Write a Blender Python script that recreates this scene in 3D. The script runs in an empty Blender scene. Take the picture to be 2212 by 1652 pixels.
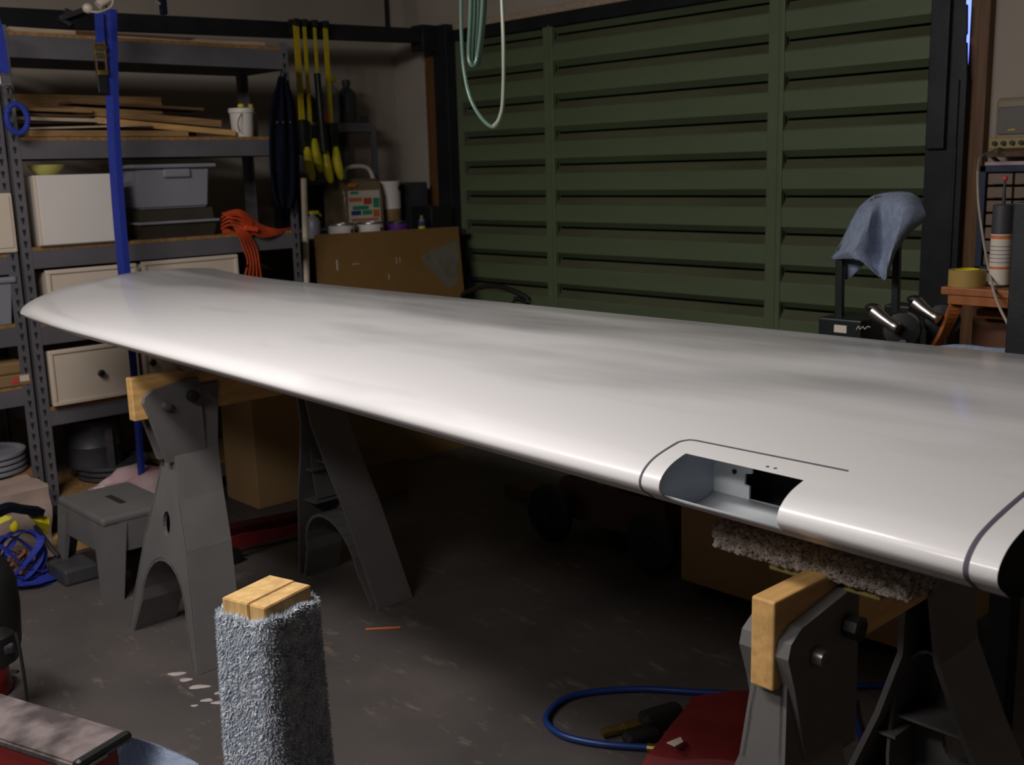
import bpy, bmesh, math, random
from mathutils import Vector, Matrix
random.seed(7)
C = bpy.context.scene
COL = C.collection
PI = math.pi

# ------------------------------------------------------------------ camera
FPX, IW, IH = 2340.0, 2212.0, 1652.0
CAM = Vector((0, 0, 1.4))
_a, _p, _r = math.radians(42.8), math.atan(466 / 2340), 0.028
_f = Vector((-math.cos(_a), math.sin(_a), 0)); _rt = Vector((math.sin(_a), math.cos(_a), 0)); _u = Vector((0, 0, 1))
FW = _f * math.cos(_p) - _u * math.sin(_p)
_up = _u * math.cos(_p) + _f * math.sin(_p)
RT = _rt * math.cos(_r) - _up * math.sin(_r)
UP = _up * math.cos(_r) + _rt * math.sin(_r)
cam = bpy.data.cameras.new('camera')
cam.sensor_fit = 'HORIZONTAL'; cam.sensor_width = 36.0
cam.lens = FPX / IW * 36.0
cam.clip_start = 0.05
camo = bpy.data.objects.new('camera', cam); COL.objects.link(camo)
camo.matrix_world = Matrix(((RT.x, UP.x, -FW.x, CAM.x), (RT.y, UP.y, -FW.y, CAM.y), (RT.z, UP.z, -FW.z, CAM.z), (0, 0, 0, 1)))
cam.dof.use_dof = True; cam.dof.focus_distance = 2.0; cam.dof.aperture_fstop = 7.0
C.camera = camo

# ------------------------------------------------------------------ world, light, exposure
w = bpy.data.worlds.new('sky'); C.world = w; w.use_nodes = True
w.node_tree.nodes['Background'].inputs[0].default_value = (0.13, 0.19, 1.0, 1)
w.node_tree.nodes['Background'].inputs[1].default_value = 3.2

def area(name, loc, target, sx, sy, power, col):
    l = bpy.data.lights.new(name, 'AREA'); l.shape = 'RECTANGLE'; l.size = sx; l.size_y = sy
    l.energy = power; l.color = col
    o = bpy.data.objects.new(name, l); COL.objects.link(o); o.location = loc
    o.rotation_euler = (Vector(target) - Vector(loc)).to_track_quat('-Z', 'Y').to_euler()
    return o
area('ceiling_tube_light', (-2.2, 0.10, 2.5), (-2.3, 0.6, 0.6), 1.4, 0.16, 47, (1.0, 0.955, 0.935))
area('front_fill_light', (-1.3, -1.0, 2.5), (-2.2, 1.6, 0.8), 1.2, 0.2, 26, (1.0, 0.95, 0.93))  # fill added to light the front-facing sides, not a known fixture
vs = C.view_settings
vs.view_transform = 'Standard'; vs.look = 'None'; vs.gamma = 1.0; vs.exposure = 0.0; vs.use_curve_mapping = False

# ------------------------------------------------------------------ helpers
def at(px, py, ax, v):
    """point where the sight line through a photo pixel meets the real plane x|y|z = v"""
    d = FW * FPX + RT * (px - IW / 2) - UP * (py - IH / 2)
    i = 'xyz'.index(ax)
    return CAM + d * ((v - CAM[i]) / d[i])

def S(r, g, b):
    f = lambda c: ((c / 255 + 0.055) / 1.055) ** 2.4 if c > 10 else c / 255 / 12.92
    return (f(r), f(g), f(b), 1)

def mat(name, col, rough=0.6, metal=0.0, var=0.18, scale=18.0, bump=0.0, bscale=120.0, stretch=(1, 1, 1), col2=None, coat=0.0, alpha=1.0, trans=0.0, detail=4.0, lo=0.35, hi=0.7, emit=None, spec=0.5):
    m = bpy.data.materials.new(name); m.use_nodes = True
    nt = m.node_tree; b = nt.nodes['Principled BSDF']
    tc = nt.nodes.new('ShaderNodeTexCoord'); mp = nt.nodes.new('ShaderNodeMapping')
    mp.inputs['Scale'].default_value = stretch
    nt.links.new(tc.outputs['Object'], mp.inputs[0])
    n = nt.nodes.new('ShaderNodeTexNoise'); n.inputs['Scale'].default_value = scale; n.inputs['Detail'].default_value = detail
    nt.links.new(mp.outputs[0], n.inputs[0])
    r = nt.nodes.new('ShaderNodeValToRGB')
    r.color_ramp.elements[0].position = lo; r.color_ramp.elements[1].position = hi
    if col2 is None: col2 = tuple(c * (1 - var) for c in col[:3]) + (1,)
    r.color_ramp.elements[0].color = col2; r.color_ramp.elements[1].color = col
    nt.links.new(n.outputs['Fac'], r.inputs[0]); nt.links.new(r.outputs[0], b.inputs['Base Color'])
    b.inputs['Roughness'].default_value = rough; b.inputs['Metallic'].default_value = metal
    b.inputs['Specular IOR Level'].default_value = spec
    b.inputs['Coat Weight'].default_value = coat
    b.inputs['Alpha'].default_value = alpha
    b.inputs['Transmission Weight'].default_value = trans
    if bump:
        n2 = nt.nodes.new('ShaderNodeTexNoise'); n2.inputs['Scale'].default_value = bscale; n2.inputs['Detail'].default_value = 3
        nt.links.new(mp.outputs[0], n2.inputs[0])
        bp = nt.nodes.new('ShaderNodeBump'); bp.inputs['Strength'].default_value = bump; bp.inputs['Distance'].default_value = 0.004
        nt.links.new(n2.outputs['Fac'], bp.inputs['Height']); nt.links.new(bp.outputs[0], b.inputs['Normal'])
    return m

MW = {}
def M4(o): return MW.get(o.name, Matrix.Identity(4)) if o else Matrix.Identity(4)
def link(o, parent=None):
    COL.objects.link(o)
    if parent: o.parent = parent
    return o
def thing(name, label, cat, loc=(0, 0, 0), rz=0.0, group=None, kind=None):
    o = bpy.data.objects.new(name, None); link(o); o.empty_display_size = 0.05
    o.location = loc; o.rotation_euler = (0, 0, rz)
    if label: o['label'] = label
    if cat: o['category'] = cat
    if group: o['group'] = group
    if kind: o['kind'] = kind
    MW[o.name] = Matrix.Translation(Vector(loc)) @ Matrix.Rotation(rz, 4, 'Z')
    return o
def tag(o, label, cat, group=None):
    o['label'] = label; o['category'] = cat
    if group: o['group'] = group
    return o

class MB:
    """collects solids in one bmesh; build() links them as one object"""
    def __init__(s): s.b = bmesh.new()
    def _in(s, src, mtx):
        me = bpy.data.meshes.new('t'); src.to_mesh(me); src.free(); me.transform(mtx); s.b.from_mesh(me); bpy.data.meshes.remove(me); return s
    def box(s, lo, hi, bev=0.0, rot=None, piv=None):
        lo, hi = Vector(lo), Vector(hi); t = bmesh.new()
        bmesh.ops.create_cube(t, size=1.0)
        d = hi - lo
        for v in t.verts: v.co = Vector((v.co.x * d.x, v.co.y * d.y, v.co.z * d.z))
        if bev: bmesh.ops.bevel(t, geom=list(t.edges), offset=min(bev, min(abs(x) for x in d) * 0.45), segments=2, affect='EDGES', profile=0.5)
        c = (lo + hi) / 2
        m = Matrix.Translation(c)
        if rot is not None:
            p = Vector(piv) if piv is not None else c
            m = Matrix.Translation(p) @ rot @ Matrix.Translation(c - p)
        return s._in(t, m)
    def obox(s, p0, p1, wd, ht, up=(0, 0, 1), bev=0.0):
        """bar from p0 to p1, wd across, ht along up"""
        p0, p1 = Vector(p0), Vector(p1); x = (p1 - p0).normalized(); upv = Vector(up)
        y = upv.cross(x)
        if y.length < 1e-4: y = Vector((1, 0, 0)).cross(x)
        y.normalize(); z = x.cross(y)
        L = (p1 - p0).length
        t = bmesh.new(); bmesh.ops.create_cube(t, size=1.0)
        for v in t.verts: v.co = Vector((v.co.x * L, v.co.y * wd, v.co.z * ht))
        if bev: bmesh.ops.bevel(t, geom=list(t.edges), offset=min(bev, min(wd, ht, L) * 0.45), segments=2, affect='EDGES', profile=0.5)
        c = (p0 + p1) / 2
        m = Matrix(((x.x, y.x, z.x, c.x), (x.y, y.y, z.y, c.y), (x.z, y.z, z.z, c.z), (0, 0, 0, 1)))
        return s._in(t, m)
    def lathe(s, prof, base=(0, 0, 0), axis=(0, 0, 1), n=24, cap=True):
        b = s.b; q = Vector((0, 0, 1)).rotation_difference(Vector(axis).normalized()).to_matrix(); base = Vector(base)
        rings = []
        for r, h in prof:
            rings.append([b.verts.new(base + q @ Vector((r * math.cos(2 * PI * k / n), r * math.sin(2 * PI * k / n), h))) for k in range(n)])
        for a, c in zip(rings, rings[1:]):
            for k in range(n): b.faces.new((a[k], a[(k + 1) % n], c[(k + 1) % n], c[k]))
        if cap:
            b.faces.new(rings[0][::-1]); b.faces.new(rings[-1])
        return s
    def cyl(s, p0, p1, r, n=16, r2=None):
        p0, p1 = Vector(p0), Vector(p1); L = (p1 - p0).length
        return s.lathe([(r, 0), (r if r2 is None else r2, L)], p0, p1 - p0, n)
    def tube(s, pts, r, n=8, closed=False, flat=None):
        """round tube, or flat ribbon if flat=(half width, half thickness)"""
        b = s.b; P = [Vector(p) for p in pts]; N = len(P); rings = []; up = Vector((0.13, 0.21, 0.97))
        for i, p in enumerate(P):
            a = P[(i - 1) % N] if (closed or i) else p; c = P[(i + 1) % N] if (closed or i < N - 1) else p
            t = (c - a).normalized(); x = up.cross(t)
            if x.length < 1e-3: x = Vector((1, 0, 0)).cross(t)
            x.normalize(); y = t.cross(x)
            rr = r[i] if isinstance(r, (list, tuple)) else r
            if flat: rings.append([b.verts.new(p + x * sx * flat[0] + y * sy * flat[1]) for sx, sy in ((1, 1), (-1, 1), (-1, -1), (1, -1))])
            else: rings.append([b.verts.new(p + (x * math.cos(2 * PI * k / n) + y * math.sin(2 * PI * k / n)) * rr) for k in range(n)])
        m = len(rings[0])
        for i in range(N if closed else N - 1):
            a, c = rings[i], rings[(i + 1) % N]
            for k in range(m): b.faces.new((a[k], a[(k + 1) % m], c[(k + 1) % m], c[k]))
        if not closed:
            b.faces.new(rings[0][::-1]); b.faces.new(rings[-1])
        return s
    def prism(s, poly, ax, a, c, holes=()):
        """polygon in the plane across axis ax, extruded from a to c"""
        b = bmesh.new(); i = 'xyz'.index(ax)
        def mk(p, h):
            q = list(p); q.insert(i, h); return Vector(q)
        loops = [list(poly)] + [list(h) for h in holes]
        es = []
        for lp in loops:
            vs_ = [b.verts.new(mk(p, a)) for p in lp]
            for k in range(len(vs_)): es.append(b.edges.new((vs_[k], vs_[(k + 1) % len(vs_)])))
        if holes: bmesh.ops.triangle_fill(b, edges=es, use_beauty=True)
        else: b.faces.new(list(b.verts))
        g = bmesh.ops.extrude_face_region(b, geom=list(b.faces))
        dv = Vector((0, 0, 0)); dv[i] = c - a
        bmesh.ops.translate(b, verts=[v for v in g['geom'] if isinstance(v, bmesh.types.BMVert)], vec=dv)
        return s._in(b, Matrix.Identity(4))
    def grid(s, rows, thick=0.0):
        b = s.b; V = [[b.verts.new(p) for p in r] for r in rows]
        for i in range(len(V) - 1):
            for j in range(len(V[0]) - 1): b.faces.new((V[i][j], V[i][j + 1], V[i + 1][j + 1], V[i + 1][j]))
        return s
    def blob(s, c, r, sub=2, jit=0.0):
        t = bmesh.new(); bmesh.ops.create_icosphere(t, subdivisions=sub, radius=1.0)
        for v in t.verts:
            k = 1 + random.uniform(-jit, jit); v.co = Vector((v.co.x * r[0] * k, v.co.y * r[1] * k, v.co.z * r[2] * k))
        return s._in(t, Matrix.Translation(Vector(c)))
    def build(s, name, m, parent=None, smooth=False, local=False, solid=0.0, sub=0):
        bmesh.ops.recalc_face_normals(s.b, faces=list(s.b.faces))
        me = bpy.data.meshes.new(name); s.b.to_mesh(me); s.b.free()
        origin = None
        if not parent and not local and me.vertices:
            xs = [v.co for v in me.vertices]
            origin = Vector(((min(v.x for v in xs) + max(v.x for v in xs)) / 2, (min(v.y for v in xs) + max(v.y for v in xs)) / 2, min(v.z for v in xs)))
            me.transform(Matrix.Translation(-origin))
        if parent and not local: me.transform(M4(parent).inverted())
        me.materials.append(m)
        if smooth:
            me.polygons.foreach_set('use_smooth', [True] * len(me.polygons))
            try: me.set_sharp_from_angle(angle=math.radians(40))
            except Exception: pass
        o = bpy.data.objects.new(name, me); link(o, parent)
        if origin is not None: o.location = origin
        MW[o.name] = M4(parent) if parent else (Matrix.Translation(origin) if origin is not None else Matrix.Identity(4))
        if solid:
            md = o.modifiers.new('solid', 'SOLIDIFY'); md.thickness = solid; md.offset = 0
        if sub:
            md = o.modifiers.new('sub', 'SUBSURF'); md.levels = sub; md.render_levels = sub
        return o
def dup(o, parent=None, loc=None, rz=None):
    c = o.copy(); COL.objects.link(c); c.parent = parent
    if loc is not None: c.location = loc
    if rz is not None: c.rotation_euler = (0, 0, rz)
    return c
def dup_tree(root, loc, rz, label=None):
    r = dup(root, None, loc, rz)
    if label: r['label'] = label
    for ch in list(root.children):
        c = dup(ch, r)
        for g in ch.children: dup(g, c)
    return r
def spline(P, n=8, closed=False):
    P = [Vector(p) for p in P]; out = []; N = len(P)
    for i in range(N if closed else N - 1):
        g = (lambda k: P[k % N]) if closed else (lambda k: P[max(0, min(N - 1, k))])
        a, b, c, d = g(i - 1), g(i), g(i + 1), g(i + 2)
        for k in range(n):
            t = k / n
            out.append(0.5 * (2 * b + (c - a) * t + (2 * a - 5 * b + 4 * c - d) * t * t + (3 * b - a - 3 * c + d) * t ** 3))
    if not closed: out.append(P[-1])
    return out
def interp(x, xs, ys):
    if x <= xs[0]: return ys[0]
    for i in range(1, len(xs)):
        if x <= xs[i]:
            t = (x - xs[i - 1]) / (xs[i] - xs[i - 1]); return ys[i - 1] + t * (ys[i] - ys[i - 1])
    return ys[-1]

# ------------------------------------------------------------------ materials
m_wall = mat('cream_plaster', (0.40, 0.345, 0.285, 1), 0.85, var=0.10, scale=3, bump=0.1, bscale=40)
m_ceil = mat('ceiling_board', (0.30, 0.26, 0.23, 1), 0.9, var=0.1, scale=2)
m_brown = mat('stained_timber', (0.17, 0.075, 0.022, 1), 0.55, var=0.45, scale=6, stretch=(9, 9, 0.7), bump=0.1)
m_dsteel = mat('dark_steel', (0.03, 0.032, 0.036, 1), 0.45, 0.5, var=0.35, scale=10, bump=0.08)
m_green = mat('green_enamel', (0.122, 0.160, 0.084, 1), 0.5, var=0.16, scale=2.5, stretch=(0.6, 1, 3))
m_greend = mat('green_enamel_rust_stained', (0.105, 0.108, 0.055, 1), 0.7, var=0.35, scale=4, stretch=(0.6, 1, 3))
m_shelf = mat('grey_powder_coat', (0.15, 0.142, 0.16, 1), 0.42, 0.2, var=0.18, scale=7, bump=0.05)
m_slot = mat('slot_shadow', (0.012, 0.012, 0.012, 1), 0.9)
m_chip = mat('chipboard', (0.34, 0.185, 0.06, 1), 0.8, var=0.4, scale=60, bump=0.2, bscale=200)
m_pine = mat('pine', (0.72, 0.42, 0.15, 1), 0.55, var=0.28, scale=7, stretch=(10, 1.2, 10), bump=0.08, bscale=30)
m_pinez = mat('pine_upright', (0.78, 0.50, 0.20, 1), 0.6, var=0.30, scale=9, stretch=(10, 6, 1), bump=0.15, bscale=40)
m_plank = mat('weathered_plank', (0.36, 0.205, 0.08, 1), 0.7, var=0.4, scale=8, stretch=(8, 0.8, 8))
m_plankp = mat('pale_plank', (0.48, 0.36, 0.25, 1), 0.7, var=0.3, scale=8, stretch=(8, 0.8, 8))
m_plankd = mat('dark_plank', (0.13, 0.07, 0.032, 1), 0.7, var=0.4, scale=8, stretch=(8, 0.8, 8))
m_white = mat('white_laminate', (0.70, 0.645, 0.60, 1), 0.5, var=0.05, scale=5)
m_cream = mat('cream_laminate', (0.66, 0.555, 0.44, 1), 0.5, var=0.08, scale=5)
m_blue = mat('blue_webbing', (0.014, 0.034, 0.33, 1), 0.7, var=0.25, scale=90, bump=0.3, bscale=300)
m_navy = mat('navy_cloth', (0.006, 0.008, 0.017, 1), 0.9, var=0.4, scale=20, bump=0.3, spec=0.1)
m_brass = mat('brass_buckle', (0.42, 0.30, 0.10, 1), 0.35, 0.9, var=0.3, scale=30)
m_black = mat('black_plastic', (0.011, 0.012, 0.012, 1), 0.5, var=0.3, scale=20, bump=0.05)
m_dgreen = mat('black_green_enamel', (0.009, 0.015, 0.014, 1), 0.4, var=0.3, scale=15)
m_yellow = mat('yellow_paint', (0.55, 0.42, 0.01, 1), 0.5, var=0.2, scale=20)
m_yglow = mat('yellow_plastic', (0.66, 0.58, 0.012, 1), 0.45, var=0.15, scale=15)
m_bowl = mat('lime_ceramic', (0.52, 0.50, 0.13, 1), 0.35, var=0.1, scale=10)
m_tub = mat('grey_polythene', (0.25, 0.25, 0.28, 1), 0.4, var=0.08, scale=6)
m_tubd = mat('smoky_polythene', (0.05, 0.042, 0.032, 1), 0.3, var=0.3, scale=6, coat=0.4)
m_orange = mat('orange_cable', (0.55, 0.065, 0.014, 1), 0.5, var=0.3, scale=25)
m_red = mat('red_enamel', (0.30, 0.012, 0.012, 1), 0.35, var=0.3, scale=12, coat=0.3)
m_redd = mat('dull_red_enamel', (0.055, 0.004, 0.004, 1), 0.45, var=0.35, scale=12)
m_redj = mat('worn_red_enamel', (0.19, 0.008, 0.010, 1), 0.65, var=0.35, scale=12)
m_saw = mat('grey_plastic', (0.135, 0.13, 0.128, 1), 0.45, var=0.14, scale=9, bump=0.08, bscale=90)
m_card = mat('cardboard', (0.26, 0.155, 0.066, 1), 0.85, var=0.15, scale=8, stretch=(1, 1, 6))
m_cardl = mat('brown_board', (0.40, 0.25, 0.11, 1), 0.85, var=0.12, scale=6)
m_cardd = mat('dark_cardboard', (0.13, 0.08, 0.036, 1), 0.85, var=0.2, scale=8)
m_chrome = mat('chrome', (0.62, 0.58, 0.53, 1), 0.30, 1.0, var=0.2, scale=20)
m_scuff = mat('scuffed_steel', (0.36, 0.30, 0.29, 1), 0.40, 0.55, col2=(0.12, 0.10, 0.10, 1), scale=11, detail=8, bump=0.15, bscale=50, lo=0.42, hi=0.6)
m_dark = mat('interior_shade_black', (0.008, 0.009, 0.009, 1), 0.9)  # near-black colour in place of the shade inside the wing
m_inner_shade = mat('white_primer_shaded', (0.36, 0.41, 0.48, 1), 0.45, var=0.15, scale=14)  # darker, bluer white primer: shade of the recess end walls put into the colour
m_inner = mat('white_primer', (0.58, 0.61, 0.63, 1), 0.45, var=0.12, scale=14)
m_seam = mat('seam_gap', (0.11, 0.10, 0.13, 1), 0.8)
m_rag = mat('blue_towel', (0.24, 0.29, 0.40, 1), 0.95, var=0.25, scale=60, bump=0.6, bscale=220)
m_bag = mat('pale_plastic_bag', (0.48, 0.36, 0.36, 1), 0.35, col2=(0.44, 0.20, 0.22, 1), scale=7, lo=0.3, hi=0.5, bump=0.3, bscale=20)
m_paper = mat('paper_sack', (0.45, 0.33, 0.27, 1), 0.7, var=0.25, scale=7, bump=0.3, bscale=15)
m_dgrey = mat('dark_grey_plastic', (0.05, 0.05, 0.055, 1), 0.5, var=0.25, scale=12)
m_label = mat('label_paper', (0.62, 0.55, 0.46, 1), 0.7, var=0.06, scale=20)
m_lred = mat('label_red', (0.55, 0.06, 0.05, 1), 0.6); m_lgreen = mat('label_green', (0.03, 0.30, 0.14, 1), 0.6)
m_lblue = mat('label_blue', (0.02, 0.05, 0.22, 1), 0.6); m_lor = mat('label_orange', (0.62, 0.17, 0.04, 1), 0.6)
m_jerry = mat('amber_polythene', (0.20, 0.15, 0.085, 1), 0.35, var=0.2, scale=9, coat=0.3)
m_tan = mat('tan_paint', (0.25, 0.16, 0.07, 1), 0.5, var=0.1)
m_purple = mat('purple_paint', (0.10, 0.02, 0.22, 1), 0.5)
m_tin = mat('tinplate', (0.35, 0.34, 0.34, 1), 0.35, 0.8, var=0.3, scale=14)
m_bench = mat('bench_timber', (0.05, 0.035, 0.025, 1), 0.8, var=0.3)
m_ply = mat('plywood', (0.225, 0.122, 0.035, 1), 0.6, var=0.14, scale=4)
m_dowel = mat('cream_dowel', (0.85, 0.73, 0.56, 1), 0.6, var=0.12, scale=6)
m_tape = mat('masking_tape', (0.36, 0.235, 0.06, 1), 0.7, var=0.1, scale=30)
m_trestle = mat('orange_pine', (0.34, 0.105, 0.022, 1), 0.5, var=0.25, scale=6, stretch=(6, 6, 1))
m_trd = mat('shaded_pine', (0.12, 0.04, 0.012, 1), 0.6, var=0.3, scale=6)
m_bin = mat('smoky_drawer', (0.22, 0.155, 0.11, 1), 0.4, var=0.2, scale=10)
m_bframe = mat('blue_steel', (0.010, 0.022, 0.06, 1), 0.5, var=0.2)
m_radio = mat('beige_plastic', (0.27, 0.225, 0.15, 1), 0.5, var=0.1)
m_radiog = mat('grey_grille', (0.155, 0.14, 0.125, 1), 0.6, var=0.15)
m_ybeige = mat('yellowed_strip', (0.36, 0.27, 0.09, 1), 0.5, var=0.1)
m_cable = mat('pale_cable', (0.42, 0.36, 0.30, 1), 0.5)
m_hose = mat('blue_air_hose', (0.007, 0.035, 0.18, 1), 0.4, var=0.15)
m_ghose = mat('clear_green_hose', (0.22, 0.36, 0.29, 1), 0.2, var=0.1, trans=0.55)
m_gtube = mat('milky_tube', (0.34, 0.38, 0.30, 1), 0.3, var=0.2, scale=8)
m_foam = mat('foam_block', (0.32, 0.24, 0.07, 1), 0.8)
m_pipe = mat('cream_pipe', (0.50, 0.42, 0.34, 1), 0.4, var=0.08)
m_paint = mat('paint_drip', (0.52, 0.45, 0.43, 1), 0.55, var=0.15, scale=30)
m_pink = mat('pink_beige_plastic', (0.30, 0.18, 0.17, 1), 0.4)

# floor: grey painted concrete with worn patches
m_floor = mat('painted_concrete', (0.100, 0.085, 0.078, 1), 0.62, col2=(0.058, 0.051, 0.050, 1), scale=2.6, detail=9, lo=0.3, hi=0.72, bump=0.12, bscale=25)
def floor_extra(m):
    nt = m.node_tree; b = nt.nodes['Principled BSDF']; src = b.inputs['Base Color'].links[0].from_socket
    tc = nt.nodes.new('ShaderNodeTexCoord')
    n = nt.nodes.new('ShaderNodeTexNoise'); n.inputs['Scale'].default_value = 14; n.inputs['Detail'].default_value = 6; n.inputs['Roughness'].default_value = 0.7
    mp = nt.nodes.new('ShaderNodeMapping'); mp.inputs['Scale'].default_value = (0.5, 1.3, 1); mp.inputs['Rotation'].default_value = (0, 0, 0.4)
    nt.links.new(tc.outputs['Object'], mp.inputs[0]); nt.links.new(mp.outputs[0], n.inputs[0])
    r = nt.nodes.new('ShaderNodeValToRGB'); r.color_ramp.elements[0].position = 0.58; r.color_ramp.elements[1].position = 0.78
    nt.links.new(n.outputs['Fac'], r.inputs[0])
    mx = nt.nodes.new('ShaderNodeMix'); mx.data_type = 'RGBA'
    nt.links.new(r.outputs[0], mx.inputs[0]); nt.links.new(src, mx.inputs[6]); mx.inputs[7].default_value = (0.22, 0.17, 0.13, 1)
    nt.links.new(mx.outputs[2], b.inputs['Base Color'])
floor_extra(m_floor)

# wing paint: white gloss, with grey primer showing through in streaks along the rear
m_wing = bpy.data.materials.new('wing_paint'); m_wing.use_nodes = True
def wing_mat(m):
    nt = m.node_tree; b = nt.nodes['Principled BSDF']; N = nt.nodes.new; L = nt.links.new
    tc = N('ShaderNodeTexCoord'); sep = N('ShaderNodeSeparateXYZ'); L(tc.outputs['Object'], sep.inputs[0])
    mp = N('ShaderNodeMapping'); mp.inputs['Scale'].default_value = (0.55, 2.6, 1); mp.inputs['Rotation'].default_value = (0, 0, 0.16); L(tc.outputs['Object'], mp.inputs[0])
    n = N('ShaderNodeTexNoise'); n.inputs['Scale'].default_value = 2.4; n.inputs['Detail'].default_value = 3; n.inputs['Roughness'].default_value = 0.45; L(mp.outputs[0], n.inputs[0])
    mr = N('ShaderNodeMapRange'); mr.inputs[1].default_value = -0.30; mr.inputs[2].default_value = 0.42; mr.inputs[3].default_value = -0.22; mr.inputs[4].default_value = 0.20
    L(sep.outputs['Y'], mr.inputs[0])
    ad = N('ShaderNodeMath'); L(n.outputs['Fac'], ad.inputs[0]); L(mr.outputs[0], ad.inputs[1])
    r = N('ShaderNodeValToRGB'); r.color_ramp.elements[0].position = 0.40; r.color_ramp.elements[1].position = 0.80
    r.color_ramp.elements[0].color = (0.80, 0.785, 0.775, 1); r.color_ramp.elements[1].color = (0.36, 0.36, 0.355, 1)
    L(ad.outputs[0], r.inputs[0]); L(r.outputs[0], b.inputs['Base Color'])
    b.inputs['Roughness'].default_value = 0.40; b.inputs['Coat Weight'].default_value = 0.5; b.inputs['Coat Roughness'].default_value = 0.13
    n2 = N('ShaderNodeTexNoise'); n2.inputs['Scale'].default_value = 260; L(tc.outputs['Object'], n2.inputs[0])
    bp = N('ShaderNodeBump'); bp.inputs['Strength'].default_value = 0.05; bp.inputs['Distance'].default_value = 0.002
    L(n2.outputs['Fac'], bp.inputs['Height']); L(bp.outputs[0], b.inputs['Normal'])
wing_mat(m_wing)

m_carp = mat('blue_grey_carpet', (0.52, 0.56, 0.61, 1), 0.95, col2=(0.20, 0.24, 0.31, 1), scale=60, bump=0.8, bscale=260)
m_pile = mat('blue_grey_pile', (0.74, 0.77, 0.80, 1), 0.95, col2=(0.44, 0.50, 0.58, 1), scale=70, detail=3, spec=0.05)
m_berb = mat('oatmeal_berber', (0.46, 0.39, 0.33, 1), 0.95, col2=(0.16, 0.13, 0.11, 1), scale=110, bump=0.8, bscale=200)

# ------------------------------------------------------------------ room shell
def struct(o): o['kind'] = 'structure'; return o
XL, YB, XR, YF, ZC = -5.24, 3.99, 1.6, -2.6, 2.62
struct(MB().box((XL - .2, YF - .2, -0.2), (XR + .2, YB + .2, 0)).build('floor', m_floor))
struct(MB().box((XL - .2, YF - .2, ZC), (XR + .2, YB + .2, ZC + .15)).build('ceiling', m_ceil))
struct(MB().box((XL - .2, YF - .2, 0), (XL, YB + .2, ZC)).build('wall_left', m_wall))
struct(MB().box((XR, YF - .2, 0), (XR + .2, YB + .2, ZC)).build('wall_right', m_wall))
struct(MB().box((XL, YF - .2, 0), (XR, YF, ZC)).build('wall_front', m_wall))
DX0, DX1, DZ = -4.66, -1.905, 2.10
wb = MB()
wb.box((XL, YB, 0), (DX0 - .03, YB + .2, ZC)); wb.box((-1.825, YB, 0), (XR, YB + .2, ZC)); wb.box((DX0 - .03, YB, DZ + .06), (-1.825, YB + .2, ZC))
struct(wb.build('wall_back', m_wall))
# timber jambs, lintel and steel guides of the garage door
struct(MB().box((-4.90, YB - .05, 0), (-4.775, YB, 2.12), .004).build('trim_1', m_brown))
struct(MB().box((-4.775, YB - .09, 0), (-4.66, YB, 2.16), .004).build('trim_2', m_dsteel))
struct(MB().box((-1.822, YB - .03, 0), (-1.783, YB, ZC), .003).box((-1.783, YB - .045, 0), (-1.745, YB, ZC), .003).build('trim_3', m_brown))
struct(MB().box((-4.66, YB - .04, DZ + .03), (-1.84, YB, DZ + .06), .003).build('trim_4', m_plankp))
struct(MB().box((-4.66, YB - .03, DZ - .03), (-1.84, YB, DZ + .03), .003).build('trim_5', m_dsteel))
g = MB()
g.box((-1.945, YB - .075, 0), (-1.825, YB + .03, 1.66)); g.box((-1.83, YB - .075, 0), (-1.803, YB - .032, 1.66)); g.prism([(-1.945, 1.66), (-1.803, 1.66), (-1.8105, 1.785), (-1.8165, 1.79), (-1.8165, 1.812), (-1.812, 1.818), (-1.8165, 1.915), (-1.8245, 1.92), (-1.8245, 1.95), (-1.819, 1.96), (-1.834, 2.16), (-1.945, 2.16)], 'y', YB - .075, YB - .062); g.box((-1.945, YB - .075, 1.66), (-1.915, YB + .012, 2.16))
g.box((-1.935, YB - .10, 1.42), (-1.865, YB - .075, 2.12), .004)
g.box((-1.835, YB - .085, 0.9), (-1.824, YB - .06, 1.43), .002)
gd = struct(g.build('trim_6', m_dsteel))

# ------------------------------------------------------------------ garage door: lapped green panels in bays between stiles
door = thing('door_1', None, None, (DX0, YB, 0), kind='structure')
pitch = 0.1575; z_ref = 1.906
yf = YB - 0.022
stiles = [(-4.66, -4.62), (-3.985, -3.92), (-2.665, -2.59), (-1.945, -1.93)]
prof = [(0.0, 0.0), (0.026, 0.034), (0.036, 0.034), (0.074, 0.003), (0.080, 0.0), (pitch - .001, 0.0)]   # (down, inset)
first = {}
nrow = 0
z0s = []
z = z_ref
while z + pitch < DZ + 0.05: z += pitch
while z > 0.01:
    z0s.append(z); z -= pitch
for bi in range(3):
    xa, xb = stiles[bi][1], stiles[bi + 1][0]
    b = MB()
    pl = [(yf, 0.0)] + [(yf + d, -h) for h, d in prof[1:]] + [(yf + .02, -pitch + .001), (yf + .034, -pitch + .001), (yf + .034, 0)]
    V = [[b.b.verts.new((x, p[0], p[1])) for p in pl] for x in (xa, xb)]
    n = len(pl)
    for k in range(n): b.b.faces.new((V[0][k], V[0][(k + 1) % n], V[1][(k + 1) % n], V[1][k]))
    b.b.faces.new(V[0][::-1]); b.b.faces.new(V[1])
    o = b.build('panel', m_green, door, local=True)
    o.data.materials.append(m_greend)
    d_ = o.data.copy()
    for f in o.data.polygons: f.material_index = 0
    for f in d_.polygons:
        c_ = f.center; f.material_index = 1 if -.074 < c_.z < -.034 and f.normal.z > .25 else 0
    for i_, zz in enumerate(z0s):
        q = o if i_ == 0 else dup(o, door)
        if zz > 1.33: q.data = d_
        q.location = (-DX0, -YB, zz)
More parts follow.
